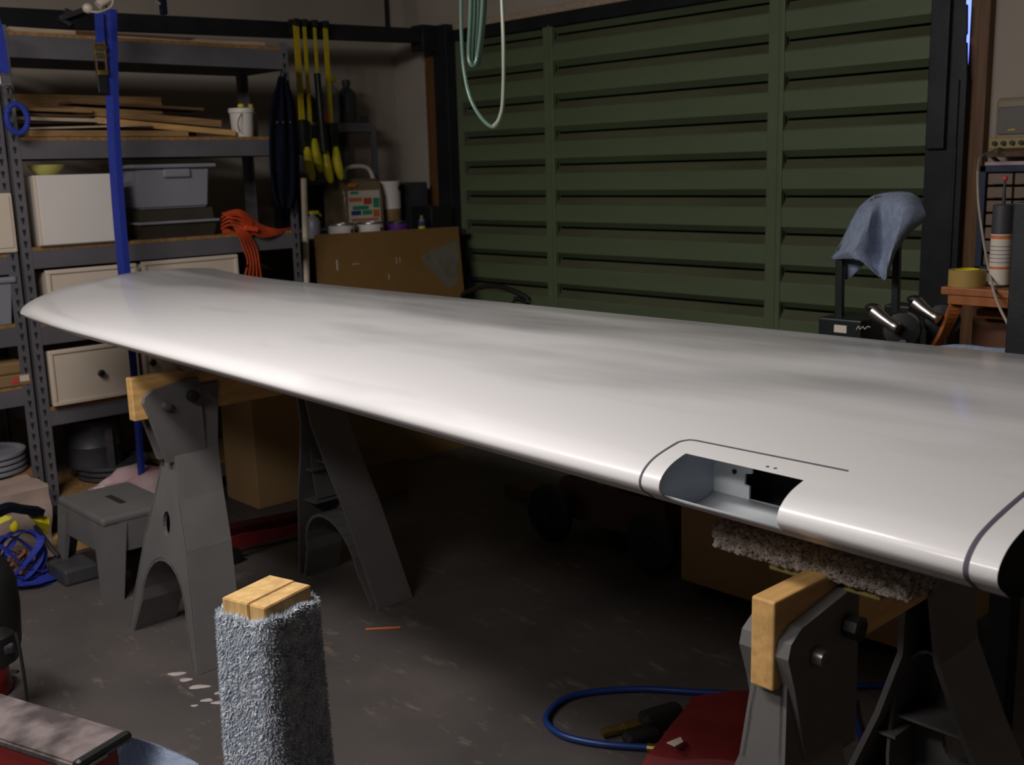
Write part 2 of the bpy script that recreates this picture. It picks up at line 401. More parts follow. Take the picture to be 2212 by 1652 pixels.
for i, (a, c) in enumerate(stiles):
    if i in (1, 2):
        MB().box((a, yf - .006, 0), (c, yf + .02, DZ - .02), .003).box((a + (c - a) * .62, yf - .010, 0), (a + (c - a) * .70, yf + .0, DZ - .02), .001).build('stile', m_green, door)
    else: MB().box((a, yf - .004, 0), (c, yf + .02, DZ - .02), .002).build('stile', m_green, door)
MB().box((DX0, YB + .015, 0), (-1.93, YB + .03, DZ + .02)).build('backing_sheet', m_green, door)

# horizontal track of the door, above the shelving
tr = thing('door_track', 'dark steel door track running along above the shelving', 'track', (-4.78, 2.5, 2.06))
tr_p = [Vector((-4.75, 3.92, 2.105)), Vector((-4.75, 1.2, 2.035)), Vector((-4.75, -0.6, 2.0))]
b = MB()
b.obox(tr_p[0], tr_p[2], 0.012, 0.072); b.obox(tr_p[0] + Vector((-.02, 0, .034)), tr_p[2] + Vector((-.02, 0, .034)), 0.045, 0.006); b.obox(tr_p[0] + Vector((-.02, 0, -.034)), tr_p[2] + Vector((-.02, 0, -.034)), 0.045, 0.006)
b.build('channel', m_dsteel, tr)
for yy in (3.6, 0.4, -0.4):
    MB().obox((-4.77, yy, 2.07), (-4.77, yy, ZC), 0.03, 0.004, up=(1, 0, 0)).build('hanger', m_dsteel, tr)
MB().box((-4.84, 3.80, 2.02), (-4.73, 3.93, 2.16), .008).build('corner_plate', m_dsteel, tr)

# ------------------------------------------------------------------ steel shelving
def shelving(label, xf, y0, y1, depth, levels, top, pw=0.040):
    t = thing('steel_shelving', label, 'shelves', (xf - depth / 2, (y0 + y1) / 2, 0), group='boltless steel shelving units')
    th = 0.003
    for (px, sx) in ((xf, -1), (xf - depth, 1)):
        for (py, sy) in ((y0, 1), (y1, -1)):
            b = MB()
            b.box((min(px, px + sx * th), min(py, py + sy * pw), 0), (max(px, px + sx * th), max(py, py + sy * pw), top))
            b.box((min(px, px + sx * pw), min(py, py + sy * th), 0), (max(px, px + sx * pw), max(py, py + sy * th), top))
            po = b.build('post', m_shelf, t)
            if sx == -1:
                s = MB(); zz = 0.06
                while zz < top - 0.03:
                    yc = py + sy * pw * .5
                    s.prism([(yc - .006, zz + .012), (yc + .006, zz + .012), (yc + .0065, zz + .004), (yc + .003, zz - .004), (yc + .0025, zz - .013), (yc - .0025, zz - .013), (yc - .003, zz - .004), (yc - .0065, zz + .004)], 'x', px - .001, px + .0012)
                    zz += 0.044
                q = s.build('keyhole_slots', m_slot, po); q['kind'] = 'stuff'
    for (zt, bh) in levels:
        for px, sx in ((xf - .002, -1), (xf - depth + .002, 1)):
            b = MB(); b.box((min(px, px + sx * .004), y0 + .030, zt - bh), (max(px, px + sx * .004), y1 - .030, zt - .014), .0015)
            b.box((min(px, px + sx * .03), y0 + .03, zt - .020), (max(px, px + sx * .03), y1 - .03, zt - .014)); b.build('beam', m_shelf, t)
        for py in (y0 + .004, y1 - .008):
            MB().box((xf - depth + .03, py, zt - bh), (xf - .03, py + .004, zt - .014)).build('end_beam', m_shelf, t)
        MB().box((xf - depth + .006, y0 + .008, zt - .014), (xf - .004, y1 - .008, zt), .001).build('shelf_board', m_chip, t)
    return t
XS = -4.32
DEP = 0.40
shA = shelving('grey steel shelving unit with orange board edges behind the wing tip', XS, 1.465, 2.70, DEP,
               [(1.945, .095), (1.560, .082), (1.145, .082), (0.850, .085), (0.515, .075), (0.150, .075)], 1.965)
shB = shelving('grey steel shelving unit cut off by the left picture edge', XS, 0.22, 1.452, DEP,
               [(1.945, .095), (1.560, .08), (1.130, .08), (0.860, .085), (0.620, .08), (0.270, .085)], 1.965)

# timber lengths lying on the top and second shelf
def plank(p0, p1, wd, ht, m, label, grp='timber lengths on the shelves'):
    o = MB().obox(p0, p1, wd, ht, bev=.0015).build('plank', m)
    return tag(o, label, 'plank', grp)
A = lambda px, py, x=-4.36: at(px, py, 'x', x)
plank((-4.40, 1.53, 1.957), (-4.40, 1.78, 1.957), .07, .018, m_plankp, 'short pale offcut at the left end of the top shelf')
plank((-4.62, 1.55, 1.961), (-4.60, 2.65, 1.961), .16, .026, m_plankd, 'long dark plank lying at the back of the top shelf')
plank((-4.47, 1.93, 1.956), (-4.44, 2.53, 1.956), .04, .018, m_plankp, 'long pale batten in the middle of the top shelf')
plank((-4.37, 2.28, 1.955), (-4.36, 2.60, 1.955), .05, .016, m_plankp, 'short pale batten near the right end of the top shelf')
plank((-4.56, 1.85, 1.981), (-4.55, 2.62, 1.982), .05, .014, m_plankd, 'thin dark batten on top of the dark top-shelf plank')
zb = 1.560
plank((-4.64, 1.54, zb + .015), (-4.64, 2.36, zb + .015), .14, .03, m_plankd, 'dark plank at the bottom back of the second-shelf stack')
plank((-4.42, 1.55, zb + .014), (-4.42, 2.20, zb + .014), .18, .024, m_plank, 'brown sheet lowest at the front of the second-shelf stack')
plank((-4.40, 1.55, zb + .033), (-4.40, 2.05, zb + .048), .10, .008, m_plankp, 'thin pale strip sloping up low in the second-shelf stack')
plank((-4.58, 1.53, zb + .048), (-4.58, 2.30, zb + .050), .20, .020, m_plankd, 'dark board midway up the second-shelf stack')
plank((-4.46, 1.53, zb + .075), (-4.43, 1.87, zb + .066), .10, .014, m_plankp, 'pinkish lath midway up the second-shelf stack at left')
plank((-4.50, 1.53, zb + .092), (-4.50, 1.84, zb + .088), .10, .012, m_plankd, 'dark reddish lath above the pinkish one')
plank((-4.50, 1.53, zb + .112), (-4.48, 1.84, zb + .105), .13, .014, m_plank, 'yellow-brown lath near the top of the second-shelf stack at left')
plank((-4.40, 1.84, zb + .068), (-4.38, 2.44, zb + .016), .035, .024, m_pine, 'yellow pine stick sloping down to the white tub')
plank((-4.47, 1.78, zb + .108), (-4.43, 2.40, zb + .058), .045, .030, m_plank, 'square brown stick above the sloping yellow one')
plank((-4.56, 1.75, zb + .112), (-4.56, 2.38, zb + .085), .12, .016, m_plankd, 'dark board under the topmost sheet of the stack')
plank((-4.50, 1.76, zb + .140), (-4.48, 2.32, zb + .118), .16, .012, m_plankd, 'topmost dark sheet of the second-shelf stack')
o = MB().box((-4.70, 1.52, zb + .105), (-4.675, 2.26, zb + .185), .002).build('plank', m_plank); tag(o, 'brown ply sheet standing on edge behind the second-shelf stack', 'plank', 'timber lengths on the shelves')

# white tub with grey label on the second shelf
def tub(name, label, base, r, h, m, cat='tub'):
    t = thing(name, label, cat, base)
    MB().lathe([(r * .86, 0), (r * .9, .004), (r, h * .82), (r * 1.01, h * .84)], base, n=28).build('body', m, t, smooth=True)
    MB().lathe([(r * 1.03, 0), (r * 1.10, .004), (r * 1.10, h * .16), (r * 1.04, h * .18), (0.001, h * .18)], Vector(base) + Vector((0, 0, h * .82)), n=28).build('lid', m, t, smooth=True)
    return t
tb = Vector((-4.41, 2.50, zb))
t = tub('plastic_tub', 'white lidded plastic tub at the right end of the second shelf', tb, .052, .125, m_white)
MB().tube(spline([tb + Vector((.054, -.03, .10)), tb + Vector((.070, -.06, .06)), tb + Vector((.055, -.045, .02))], 6), .0025, 6).build('handle', m_dgrey, t)
MB().blob(tb + Vector((0, .0, .136)), (.016, .016, .010)).build('yellow_cap', m_yglow, t, smooth=True)

# third shelf: white box, bowl, grey tub on a smoky tub, orange cord
def obj_box(name, lo, hi, m, label, cat, bev=.004, grp=None):
    return tag(MB().box(lo, hi, bev).build(name, m), label, cat, grp)
z3 = 1.145
t = thing('drawer_unit', 'plain white laminate box with a pale edge on the third shelf', 'box', (-4.45, 1.70, z3))
MB().box((-4.60, 1.545, z3), (-4.315, 1.875, 1.415), .004).build('carcass', m_white, t)
MB().box((-4.316, 1.545, z3 + .006), (-4.300, 1.875, 1.417), .003).build('front_panel', m_white, t)
MB().box((-4.3165, 1.532, z3 + .006), (-4.300, 1.546, 1.417), .002).build('edge_strip', m_cream, t)
b = MB(); c = Vector((-4.42, 1.63, 1.416))
b.lathe([(.030, 0), (.038, .003), (.058, .022), (.070, .041), (.067, .041), (.055, .022), (.030, .006), (.001, .006)], c, n=32)
tag(b.build('bowl', m_bowl, smooth=True), 'lime yellow bowl on top of the white box', 'bowl')
t = thing('storage_tub', 'grey plastic storage tub with lid above the smoky tray', 'tub', (-4.46, 2.12, 1.26))
b = MB(); lo, hi = 1.295, 1.425
def taper(b, x0, x1, y0, y1, z0, z1, k):
    V = [b.b.verts.new(p) for p in ((x0 + k, y0 + k, z0), (x1 - k, y0 + k, z0), (x1 - k, y1 - k, z0), (x0 + k, y1 - k, z0), (x0, y0, z1), (x1, y0, z1), (x1, y1, z1), (x0, y1, z1))]
    for f in ((3, 2, 1, 0), (4, 5, 6, 7), (0, 1, 5, 4), (1, 2, 6, 5), (2, 3, 7, 6), (3, 0, 4, 7)): b.b.faces.new([V[i] for i in f])
    return b
tb_ = taper(b, -4.62, -4.335, 1.955, 2.285, 1.268, 1.435, .012); bmesh.ops.bevel(tb_.b, geom=list(tb_.b.edges), offset=.008, segments=2, affect='EDGES')
tb_.build('body', m_tub, t, smooth=True)
MB().box((-4.635, 1.93, 1.434), (-4.318, 2.31, 1.450), .006).build('lid', m_tub, t)
MB().box((-4.336, 2.07, 1.395), (-4.322, 2.19, 1.430), .006).build('handle', m_tub, t)
t = thing('storage_tub', 'smoky brown lidded tray under the grey tub', 'tub', (-4.46, 2.12, z3))
taper(MB(), -4.62, -4.335, 1.95, 2.30, z3, 1.205, .012).build('body', m_tubd, t)
MB().box((-4.63, 1.94, 1.205), (-4.322, 2.31, 1.216), .004).build('rim', m_tub, t)
taper(MB(), -4.61, -4.35, 1.96, 2.29, 1.216, 1.265, -.004).build('lid', m_tubd, t)
# orange extension cord draped over the third shelf
cord = thing('extension_cord', 'orange extension cord hanging over the edge of the third shelf', 'cord', (-4.34, 2.45, 1.05))
b = MB()
for k in range(6):
    dx = k * .006 - .02
    P = [A(480 + k * 3, 462 + k * 2, -4.36 + dx), A(520, 455 + k * 5, -4.31), A(560, 485 + k * 5, -4.30 + dx), A(600, 496 + k * 2, -4.31), A(630, 492, -4.35)]
    b.tube(spline(P, 6), .0045, 6)
for k in range(5):
    P = [A(490 + k * 5, 470 + k * 3, -4.33), A(512 + k * 5, 500, -4.30 + k * .003), A(525 + k * 7, 535, -4.30), A(535 + k * 6, 565, -4.30), A(528 + k * 9, 600, -4.31)]
    b.tube(spline(P, 6), .0045, 6)
for k in range(4): b.tube(spline([A(478, 470 + k * 8, -4.34), A(500, 462 + k * 8, -4.305), A(545, 480 + k * 9, -4.30), A(520, 505, -4.32), A(480, 490 + k * 4, -4.34)], 6), .0045, 6)
b.build('cable_loops', m_orange, cord, smooth=True)
MB().obox(A(528, 492, -4.285), A(556, 496, -4.285), .022, .022, bev=.004).build('plug', mat('orange_plug', (0.75, 0.09, 0.02, 1), 0.4), cord)

# drawers on shelf levels four and five
def drawer(label, y0, y1, z0, z1, knob=None, x=XS, m=m_cream):
    t = thing('drawer_unit', label, 'drawer', (x - .12, (y0 + y1) / 2, z0), group='cream drawer boxes on the shelving')
    MB().box((x - .28, y0 + .01, z0), (x + .006, y1 - .01, z1 - .01), .002).build('carcass', m, t)
    fr = MB().box((x + .006, y0, z0 + .003), (x + .020, y1, z1), .002).build('front_panel', m, t)
    b = MB(); e = .016
    for lo, hi in (((y0, z1 - e), (y1, z1)), ((y0, z0 + .003), (y1, z0 + .003 + e)), ((y0, z0 + .003 + e), (y0 + e, z1 - e)), ((y1 - e, z0 + .003 + e), (y1, z1 - e))):
        b.box((x + .019, lo[0], lo[1]), (x + .027, hi[0], hi[1]), .003)
    b.build('raised_edge', m, t)
    if knob:
        MB().lathe([(.006, 0), (.006, .012), (.014, .014), (.015, .022), (.010, .027)], (x + .019, knob[0], knob[1]), (1, 0, 0), 16).build('knob', m_black, t, smooth=True)
    return t
drawer('cream drawer box left of the blue strap, behind the wing tip', 1.54, 1.905, .855, 1.055)
drawer('cream drawer box right of the blue strap, mostly hidden by the wing', 1.93, 2.365, .855, 1.058)
drawer('cream drawer box with a black knob under the wing tip', 1.515, 1.875, .518, .742, (1.71, .628))
drawer('shaded cream drawer box beyond the blue strap under the wing', 1.895, 2.36, .518, .742, (1.93, .64))
tag(MB().blob((-4.33, 1.555, .865), (.02, .03, .018), 2, .15).build('rag', m_cream), 'small pale rag on the fourth shelf beside the post', 'rag')

# bottom of shelf A: cooking pot, stacked rims, plastic bag
t = thing('steel_drum', 'dark metal drum standing deep on the bottom shelf', 'drum', (-4.50, 1.72, .15))
MB().lathe([(.11, 0), (.115, .005), (.115, .09), (.118, .095), (.115, .10), (.115, .20), (.119, .205), (.115, .21), (.10, .212)], (-4.52, 1.74, .20), n=32).build('body', m_dgrey, t, smooth=True)
MB().obox((-4.40, 1.745, .27), (-4.40, 1.775, .27), .006, .20).build('side_strap', m_tin, t)
def rim_stack(label, c, r, n, m):
    t = thing('lid_stack', label, 'lids', c, group='stacked pail rims on the bottom shelves')
    for k in range(n):
        zz = c[2] + k * .022
        MB().lathe([(r * .90, 0), (r, .002), (r * 1.01, .009), (r, .016), (r * .93, .017), (r * .9, .006)], (c[0], c[1], zz), n=36, cap=True).build('rim', m, t, smooth=True)
rim_stack('stack of dull grey pail rims on the bottom of the nearer-right shelving', (-4.47, 1.80, .155), .15, 3, m_dgrey)
rim_stack('stack of pinkish grey rims low on the shelving at the left edge', (-4.46, 1.28, .275), .155, 4, m_tub)

def sheetobj(name, ctrl, m, thick=.003, n=5, parent=None, jit=0.0):
    """smooth cloth through a grid of control points"""
    rows = [spline(r, n) for r in ctrl]
    cols = [spline([rows[i][j] for i in range(len(rows))], n) for j in range(len(rows[0]))]
    G = [[cols[j][i] + Vector((random.uniform(-jit, jit), random.uniform(-jit, jit), random.uniform(-jit, jit))) for j in range(len(cols))] for i in range(len(cols[0]))]
    return MB().grid(G).build(name, m, parent, smooth=True, solid=thick)
b = MB()
t0 = bmesh.new(); bmesh.ops.create_icosphere(t0, subdivisions=4, radius=1)
from mathutils import noise
for v in t0.verts:
    n_ = noise.noise(v.co * 2.3) * .22 + noise.noise(v.co * 6) * .09
    v.co = v.co * (1 + n_); v.co = Vector((v.co.x * .15, v.co.y * .26, max(v.co.z, -.75) * .135))
b._in(t0, Matrix.Translation((-4.16, 1.78, .105)))
tag(b.build('plastic_bag', m_bag, smooth=True), 'crumpled pale pink plastic bag on the floor behind the step stool', 'bag')
b = MB(); t0 = bmesh.new(); bmesh.ops.create_cube(t0, size=2.0); bmesh.ops.subdivide_edges(t0, edges=list(t0.edges), cuts=9, use_grid_fill=True)
for v in t0.verts:
    n_ = noise.noise(v.co * 1.7 + Vector((3, 1, 2))) * .12 + noise.noise(v.co * 5) * .04
    v.co = Vector((v.co.x * (.12 + n_ * .2), v.co.y * (.22 + n_ * .1), v.co.z * .135 + n_ * .05))
b._in(t0, Matrix.Translation((-4.17, 1.16, .14)))
tag(b.build('paper_sack', m_paper, smooth=True), 'creased pale paper sack on the floor behind the blue straps', 'sack')

# left shelving: cream box, grey tub, cartons
t = thing('drawer_unit', 'cream laminate box on the left shelving, cut off by the picture edge', 'box', (-4.45, 1.30, 1.13))
MB().box((-4.60, 1.12, 1.132), (-4.31, 1.452, 1.355), .006).build('carcass', m_cream, t)
MB().box((-4.312, 1.12, 1.150), (-4.306, 1.440, 1.345), .004).build('front_panel', m_cream, t)
t = thing('storage_tub', 'grey lidded tub on the left shelving below the cream box', 'tub', (-4.45, 1.28, .86))
taper(MB(), -4.62, -4.32, 1.12, 1.415, .862, 1.02, .012).build('body', m_tub, t)
MB().box((-4.63, 1.10, 1.018), (-4.31, 1.435, 1.042), .008).build('lid', m_tub, t)
t = thing('carton', 'brown carton with red and white stickers on the left shelving', 'carton', (-4.42, 1.36, .62))
MB().box((-4.50, 1.27, .622), (-4.318, 1.447, .665), .003).build('body', m_card, t)
MB().box((-4.318, 1.375, .632), (-4.3165, 1.400, .655)).build('red_sticker', m_lred, t)
MB().box((-4.318, 1.405, .636), (-4.3165, 1.440, .660)).build('white_sticker', m_label, t)
obj_box('carton', (-4.50, 1.29, .666), (-4.33, 1.440, .712), m_card, 'smaller brown carton on top of the stickered one', 'carton', .008)

# blue ratchet straps
st = thing('ratchet_strap', 'long blue webbing strap with brass ratchet hanging beside the wing tip', 'strap', (-4.13, 1.80, .2))
B_ = lambda px, py, x=-4.12: at(px, py, 'x', x)
pts = [B_(238, 20), B_(244, 250), B_(254, 420), B_(268, 585), B_(288, 790), B_(306, 1030)]
def ribbon(pts, hw, m, name, parent, thick=.0012, wdir=(0, 1, 0)):
    b = MB(); P = spline(pts, 8); wd = Vector(wdir).normalized()
    rows = [[p - wd * hw, p + wd * hw] for p in P]
    return b.grid(rows).build(name, m, parent, solid=thick * 2)
b = MB(); P = spline(pts, 8); rows = []
for i, p in enumerate(P):
    f = i / (len(P) - 1); hw = .0255 if f < .62 else .0255 - .011 * min(1, (f - .62) * 6)
    rows.append([p + Vector((0, -hw, 0)), p + Vector((.004, 0, 0)), p + Vector((0, hw, 0))])
b.grid(rows).build('webbing', m_blue, st, solid=.0025)
ribbon([B_(213, 26, -4.10), B_(215, 60, -4.10), B_(217, 92, -4.10)], .017, m_blue, 'tail_webbing', st)
b = MB(); rc = B_(218, 120, -4.095)
b.box(rc + Vector((-.012, -.022, -.065)), rc + Vector((.004, -.017, .055)), .002); b.box(rc + Vector((-.012, .015, -.065)), rc + Vector((.004, .020, .055)), .002)
b.cyl(rc + Vector((-.004, -.024, .03)), rc + Vector((-.004, .022, .03)), .012); b.cyl(rc + Vector((-.004, -.024, .0)), rc + Vector((-.004, .022, .0)), .009)
b.box(rc + Vector((-.006, -.022, -.07)), rc + Vector((.006, .020, -.052)), .003)
b.build('ratchet_buckle', m_brass, st, smooth=True)
MB().box(rc + Vector((-.008, -.022, -.135)), rc + Vector((.0, .016, -.07)), .006).build('ratchet_handle', m_dgreen, st)
MB().tube(spline([B_(232, 26), B_(228, 5), B_(232, -25), Vector((-4.12, B_(236, -60).y, ZC))], 6), .005, 6).build('hook', m_dsteel, st)
st2 = thing('ratchet_strap', 'short bright blue strap hanging at the left picture edge', 'strap', (-4.05, 1.33, 1.7))
ribbon([at(-10, 40, 'x', -4.15), at(2, 90, 'x', -4.15), at(10, 158, 'x', -4.15)], .016, m_blue, 'webbing', st2)
MB().box(at(10, 172, 'x', -4.15) + Vector((-.01, -.022, -.02)), at(10, 172, 'x', -4.15) + Vector((.01, .022, .016)), .004).build('buckle', m_tin, st2)
c0 = at(37, 256, 'x', -4.24)
tp = thing('tape_roll', 'blue tape ring hanging by a cord on the shelving post', 'tape roll', c0)
b = MB(); ring = []
for k in range(28):
    a_ = 2 * PI * k / 28; ring.append(c0 + Vector((0, math.cos(a_) * .037, math.sin(a_) * .052)))
b.tube(ring, .011, 8, closed=True); b.build('ring', m_blue, tp, smooth=True)
MB().tube(spline([c0 + Vector((0, 0, .05)), at(28, 200, 'x', -4.25), at(14, 160, 'x', -4.26), at(6, 120, 'x', -4.28)], 6), .003, 6).build('cord', m_dgrey, tp)
b = MB(); b.obox(at(-6, 178, 'x', -4.22), at(18, 186, 'x', -4.22), .02, .02, bev=.004)
tag(b.build('shelf_clip', m_tin), 'small grey metal clip on the shelving post above the tape ring', 'clip')

# things hanging high at the upper left: pale pipe, cable and a tool
pipe = thing('hanging_pipe', 'pale pipe with dangling cable at the very top left', 'pipe', at(240, 0, 'x', -3.9))
MB().tube(spline([at(212, 12, 'x', -3.9), at(225, 2, 'x', -3.9), at(262, -14, 'x', -3.9), at(420, -60, 'x', -3.9), Vector((-3.9, at(440, -100, 'x', -3.9).y, ZC))], 5), .016, 12).build('pipe', m_pipe, pipe, smooth=True)
MB().blob(at(190, 18, 'x', -3.9), (.018, .020, .018)).build('lamp_head', m_pipe, pipe, smooth=True)
MB().tube(spline([at(186, 22, 'x', -3.9), at(212, 26, 'x', -3.88), at(240, 14, 'x', -3.88), at(244, -10, 'x', -3.88)], 6), .004, 6).build('cable', m_cable, pipe, smooth=True)
b = MB(); b.obox(at(128, 40, 'x', -4.73), at(186, 20, 'x', -4.73), .03, .022, bev=.004); b.obox(at(130, 42, 'x', -4.73), at(152, 54, 'x', -4.73), .016, .016); b.cyl(at(140, 25, 'x', -4.73), at(156, 32, 'x', -4.73), .016)
tag(b.build('clamp', m_dgrey), 'small dark grip clamp hanging beside the pale pipe end', 'clamp')
pe = at(354, 32, 'x', -3.9); hb = thing('hanging_bar', 'short dark bar hanging from the top picture edge', 'bar', pe)
MB().obox(pe, (pe.x, pe.y, ZC), .024, .024, up=(1, 0, 0), bev=.005).build('bar', m_navy, hb)
MB().tube([at(334, 0, 'x', -3.9), at(348, 9, 'x', -3.9)], .006, 6).build('steel_pin', m_tin, hb)

# navy garment hanging on the right post of the shelves
gm = thing('hanging_jacket', 'dark navy garment hanging at the right end of the shelving', 'jacket', (-4.28, 2.63, 1.25))
ctrl = []
for i, py in enumerate((165, 215, 270, 340, 410, 450)):
    row = []
    for j in range(7):
        u = j / 6
        l = (604, 588, 584, 584, 590, 602)[i]; r = (614, 632, 640, 644, 642, 632)[i]
        row.append(at(l + (r - l) * u, py, 'x', -4.27 + .016 * math.sin(u * PI * 5 + i * .4)))
    ctrl.append(row)
sheetobj('body', ctrl, m_navy, .01, 4, gm)
MB().tube(spline([at(606, 170, 'x', -4.28), at(608, 150, 'x', -4.29), at(613, 158, 'x', -4.29)], 5), .003, 6).build('hanging_loop', m_dsteel, gm)
for k, px in enumerate((598, 611, 626)):
    MB().lathe([(.004, 0), (.005, .003)], at(px, 264, 'x', -4.245), (1, 0, 0), 10).build('snap', m_tin, gm)

# bar clamps hung on the track
def bar_clamp(label, px, w_, head, handle, hx=-4.70):
    p = at(px, 85, 'x', hx); y = p.y
    t = thing('bar_clamp', label, 'clamp', (hx, y, 1.35), group='yellow bar clamps on the door track')
    MB().box((hx - .004, y - w_, 1.50), (hx + .004, y + w_, 2.13), .001).build('bar', m_yellow, t)
    MB().box((hx - .05, y - .016, 2.095), (hx + .018, y + .016, 2.13), .006).box((hx - .05, y - .012, 2.06), (hx - .035, y + .012, 2.10), .003).build('fixed_jaw', m_black, t)
    b = MB(); b.box((hx - .02, y - .026, head - .17), (hx + .03, y + .026, head), .012); b.box((hx + .01, y - .018, head - .23), (hx + .035, y + .018, head - .1), .008); b.box((hx - .015, y + .010, head - .07), (hx + .022, y + .032, head - .03), .006)
    b.build('sliding_head', m_black, t)
    b = MB(); b.tube(spline([(hx + .03, y, handle + .16), (hx + .045, y - .005, handle + .08), (hx + .05, y + .01, handle)], 5), [.013, .016, .019, .021, .023, .024, .024, .023, .020, .016, .009], 10)
    b.build('grip', m_yglow, t, smooth=True)
    return t
bar_clamp('leftmost yellow bar clamp on the door track', 641, .0155, 1.655, 1.36)
bar_clamp('thinner yellow bar clamp second from the left on the track', 659, .009, 1.63, 1.40)
bar_clamp('third yellow bar clamp, half hidden by dark handles', 681, .008, 1.645, 1.345)
bar_clamp('rightmost yellow bar clamp on the door track', 704, .0125, 1.64, 1.36)
b = MB(); b.cyl((-4.62, 3.055, 1.60), (-4.62, 3.045, 1.87), .017, 10); b.cyl((-4.62, 3.06, 1.50), (-4.62, 3.055, 1.60), .023, 10)
tag(b.build('torch', m_dgreen, smooth=True), 'dark green torch-like handle hanging among the yellow clamps', 'torch')

# ------------------------------------------------------------------ corner bench with cans and bottles
bt = thing('workbench', 'dark timber bench in the far left corner behind the plywood sheet', 'bench', (-4.85, 3.35, 0))
ZB = 1.075
MB().box((-5.22, 2.80, ZB - .03), (-4.52, 3.88, ZB), .004).build('bench_top', m_bench, bt)
for xx in (-5.18, -4.60):
    for yy in (2.84, 3.78): MB().box((xx, yy, 0), (xx + .06, yy + .06, ZB - .03), .003).build('leg', m_bench, bt)
MB().box((-5.2, 2.84, .35), (-4.56, 3.84, .37), .002).build('lower_shelf', m_bench, bt)
cs = thing('small_shelf', 'small grey steel shelf standing on the corner bench', 'shelf', (-5.05, 3.40, ZB))
MB().box((-5.22, 3.12, 1.605), (-4.93, 3.585, 1.655), .003).build('shelf_top', m_shelf, cs)
MB().box((-5.22, 3.12, 1.33), (-4.95, 3.58, 1.36), .003).build('shelf_plate', m_shelf, cs)
for yy in (3.12, 3.585): MB().box((-4.96, yy, ZB), (-4.93, yy + .025, 1.64), .002).build('post', m_shelf, cs)
for yy in (3.12, 3.585): MB().box((-5.22, yy, ZB), (-5.19, yy + .025, 1.64), .002).build('post', m_shelf, cs)
MB().box((-5.225, 3.14, 1.1), (-5.215, 3.59, 1.6)).build('back_panel', m_dgrey, cs)
def bottle(label, x, y, z, r, h, m, mc, name='bottle', trigger=False):
    t = thing(name, label, 'bottle', (x, y, z), group='bottles in the far corner')
    MB().lathe([(r * .95, 0), (r, .004), (r, h * .62), (r * .8, h * .72), (r * .36, h * .82), (r * .36, h * .88)], (x, y, z), n=20).build('body', m, t, smooth=True)
    if trigger:
        b = MB(); b.box((x - .012, y - .014, z + h * .86), (x + .012, y + .035, z + h), .005); b.obox((x, y + .030, z + h * .95), (x + .0, y + .048, z + h * .80), .010, .008)
        b.build('trigger_head', mc, t)
    else: MB().lathe([(r * .42, 0), (r * .44, h * .02), (r * .42, h * .12), (r * .3, h * .13)], (x, y, z + h * .87), n=16).build('cap', mc, t, smooth=True)
    return t
zs = 1.656
bottle('white spray bottle with yellow head on the small corner shelf', -4.99, 3.36, zs, .050, .245, m_tub, m_yellow, trigger=True)
bottle('dark grey jug-like bottle at the right of the corner shelf', -5.00, 3.475, zs, .052, .225, m_dgrey, m_dgrey)
bottle('squat yellow-labelled black bottle at the left of the corner shelf', -4.99, 3.22, zs, .048, .17, m_black, m_yellow)
obj_box('tin_box', (-5.02, 3.27, zs), (-4.95, 3.35, zs + .05), m_lred, 'small red and yellow box at the front of the corner shelf', 'box')
obj_box('black_case', (-5.03, 3.50, zs), (-4.95, 3.575, zs + .035), m_dgrey, 'low dark case at the end of the corner shelf', 'case')
bottle('white bottle standing on the far end of the second shelf', -4.50, 2.60, zb, .026, .15, m_tub, m_yellow)
# amber jerrycan with label
jc = thing('jerrycan', 'amber plastic jerrycan with a bright label and white handle', 'jerrycan', (-4.80, 3.40, ZB))
jx0, jx1, jy0, jy1 = -4.90, -4.70, 3.215, 3.475
b = MB(); b.prism([(jx0, ZB + .001), (jx1, ZB + .001), (jx1, 1.28), (jx1 - .03, 1.36), (jx0 + .05, 1.36), (jx0, 1.30)], 'y', jy0, jy1); bmesh.ops.bevel(b.b, geom=list(b.b.edges), offset=.016, segments=3, affect='EDGES')
b.build('body', m_jerry, jc, smooth=True)
MB().tube(spline([(-4.77, 3.27, 1.355), (-4.77, 3.29, 1.415), (-4.77, 3.42, 1.415), (-4.77, 3.465, 1.33)], 6), .011, 8).build('handle', m_label, jc, smooth=True)
MB().cyl((-4.80, 3.25, 1.355), (-4.80, 3.25, 1.42), .022).build('red_cap', m_redd, jc)
lab = MB().box((jx1 - .001, jy0 + .025, 1.135), (jx1 + .0015, jy1 - .035, 1.30), .0).build('label', m_label, jc)
for (y0, y1, z0, z1, m) in ((3.255, 3.305, 1.283, 1.296, m_lgreen), (3.245, 3.325, 1.245, 1.264, m_lor), (3.335, 3.385, 1.228, 1.262, m_lred), (3.395, 3.435, 1.21, 1.26, m_lgreen),
                        (3.265, 3.365, 1.202, 1.222, m_lgreen), (3.255, 3.315, 1.175, 1.198, m_lblue), (3.325, 3.385, 1.175, 1.198, m_lgreen), (3.392, 3.433, 1.162, 1.20, m_lor), (3.255, 3.425, 1.145, 1.157, m_lor)):
    MB().box((jx1 + .001, y0, z0), (jx1 + .0026, y1, z1)).build('label_mark', m, lab)
MB().box((jx1 - .010, 3.25, 1.318), (jx1 + .000, 3.30, 1.338), .002).build('upper_label', m_lor, jc)
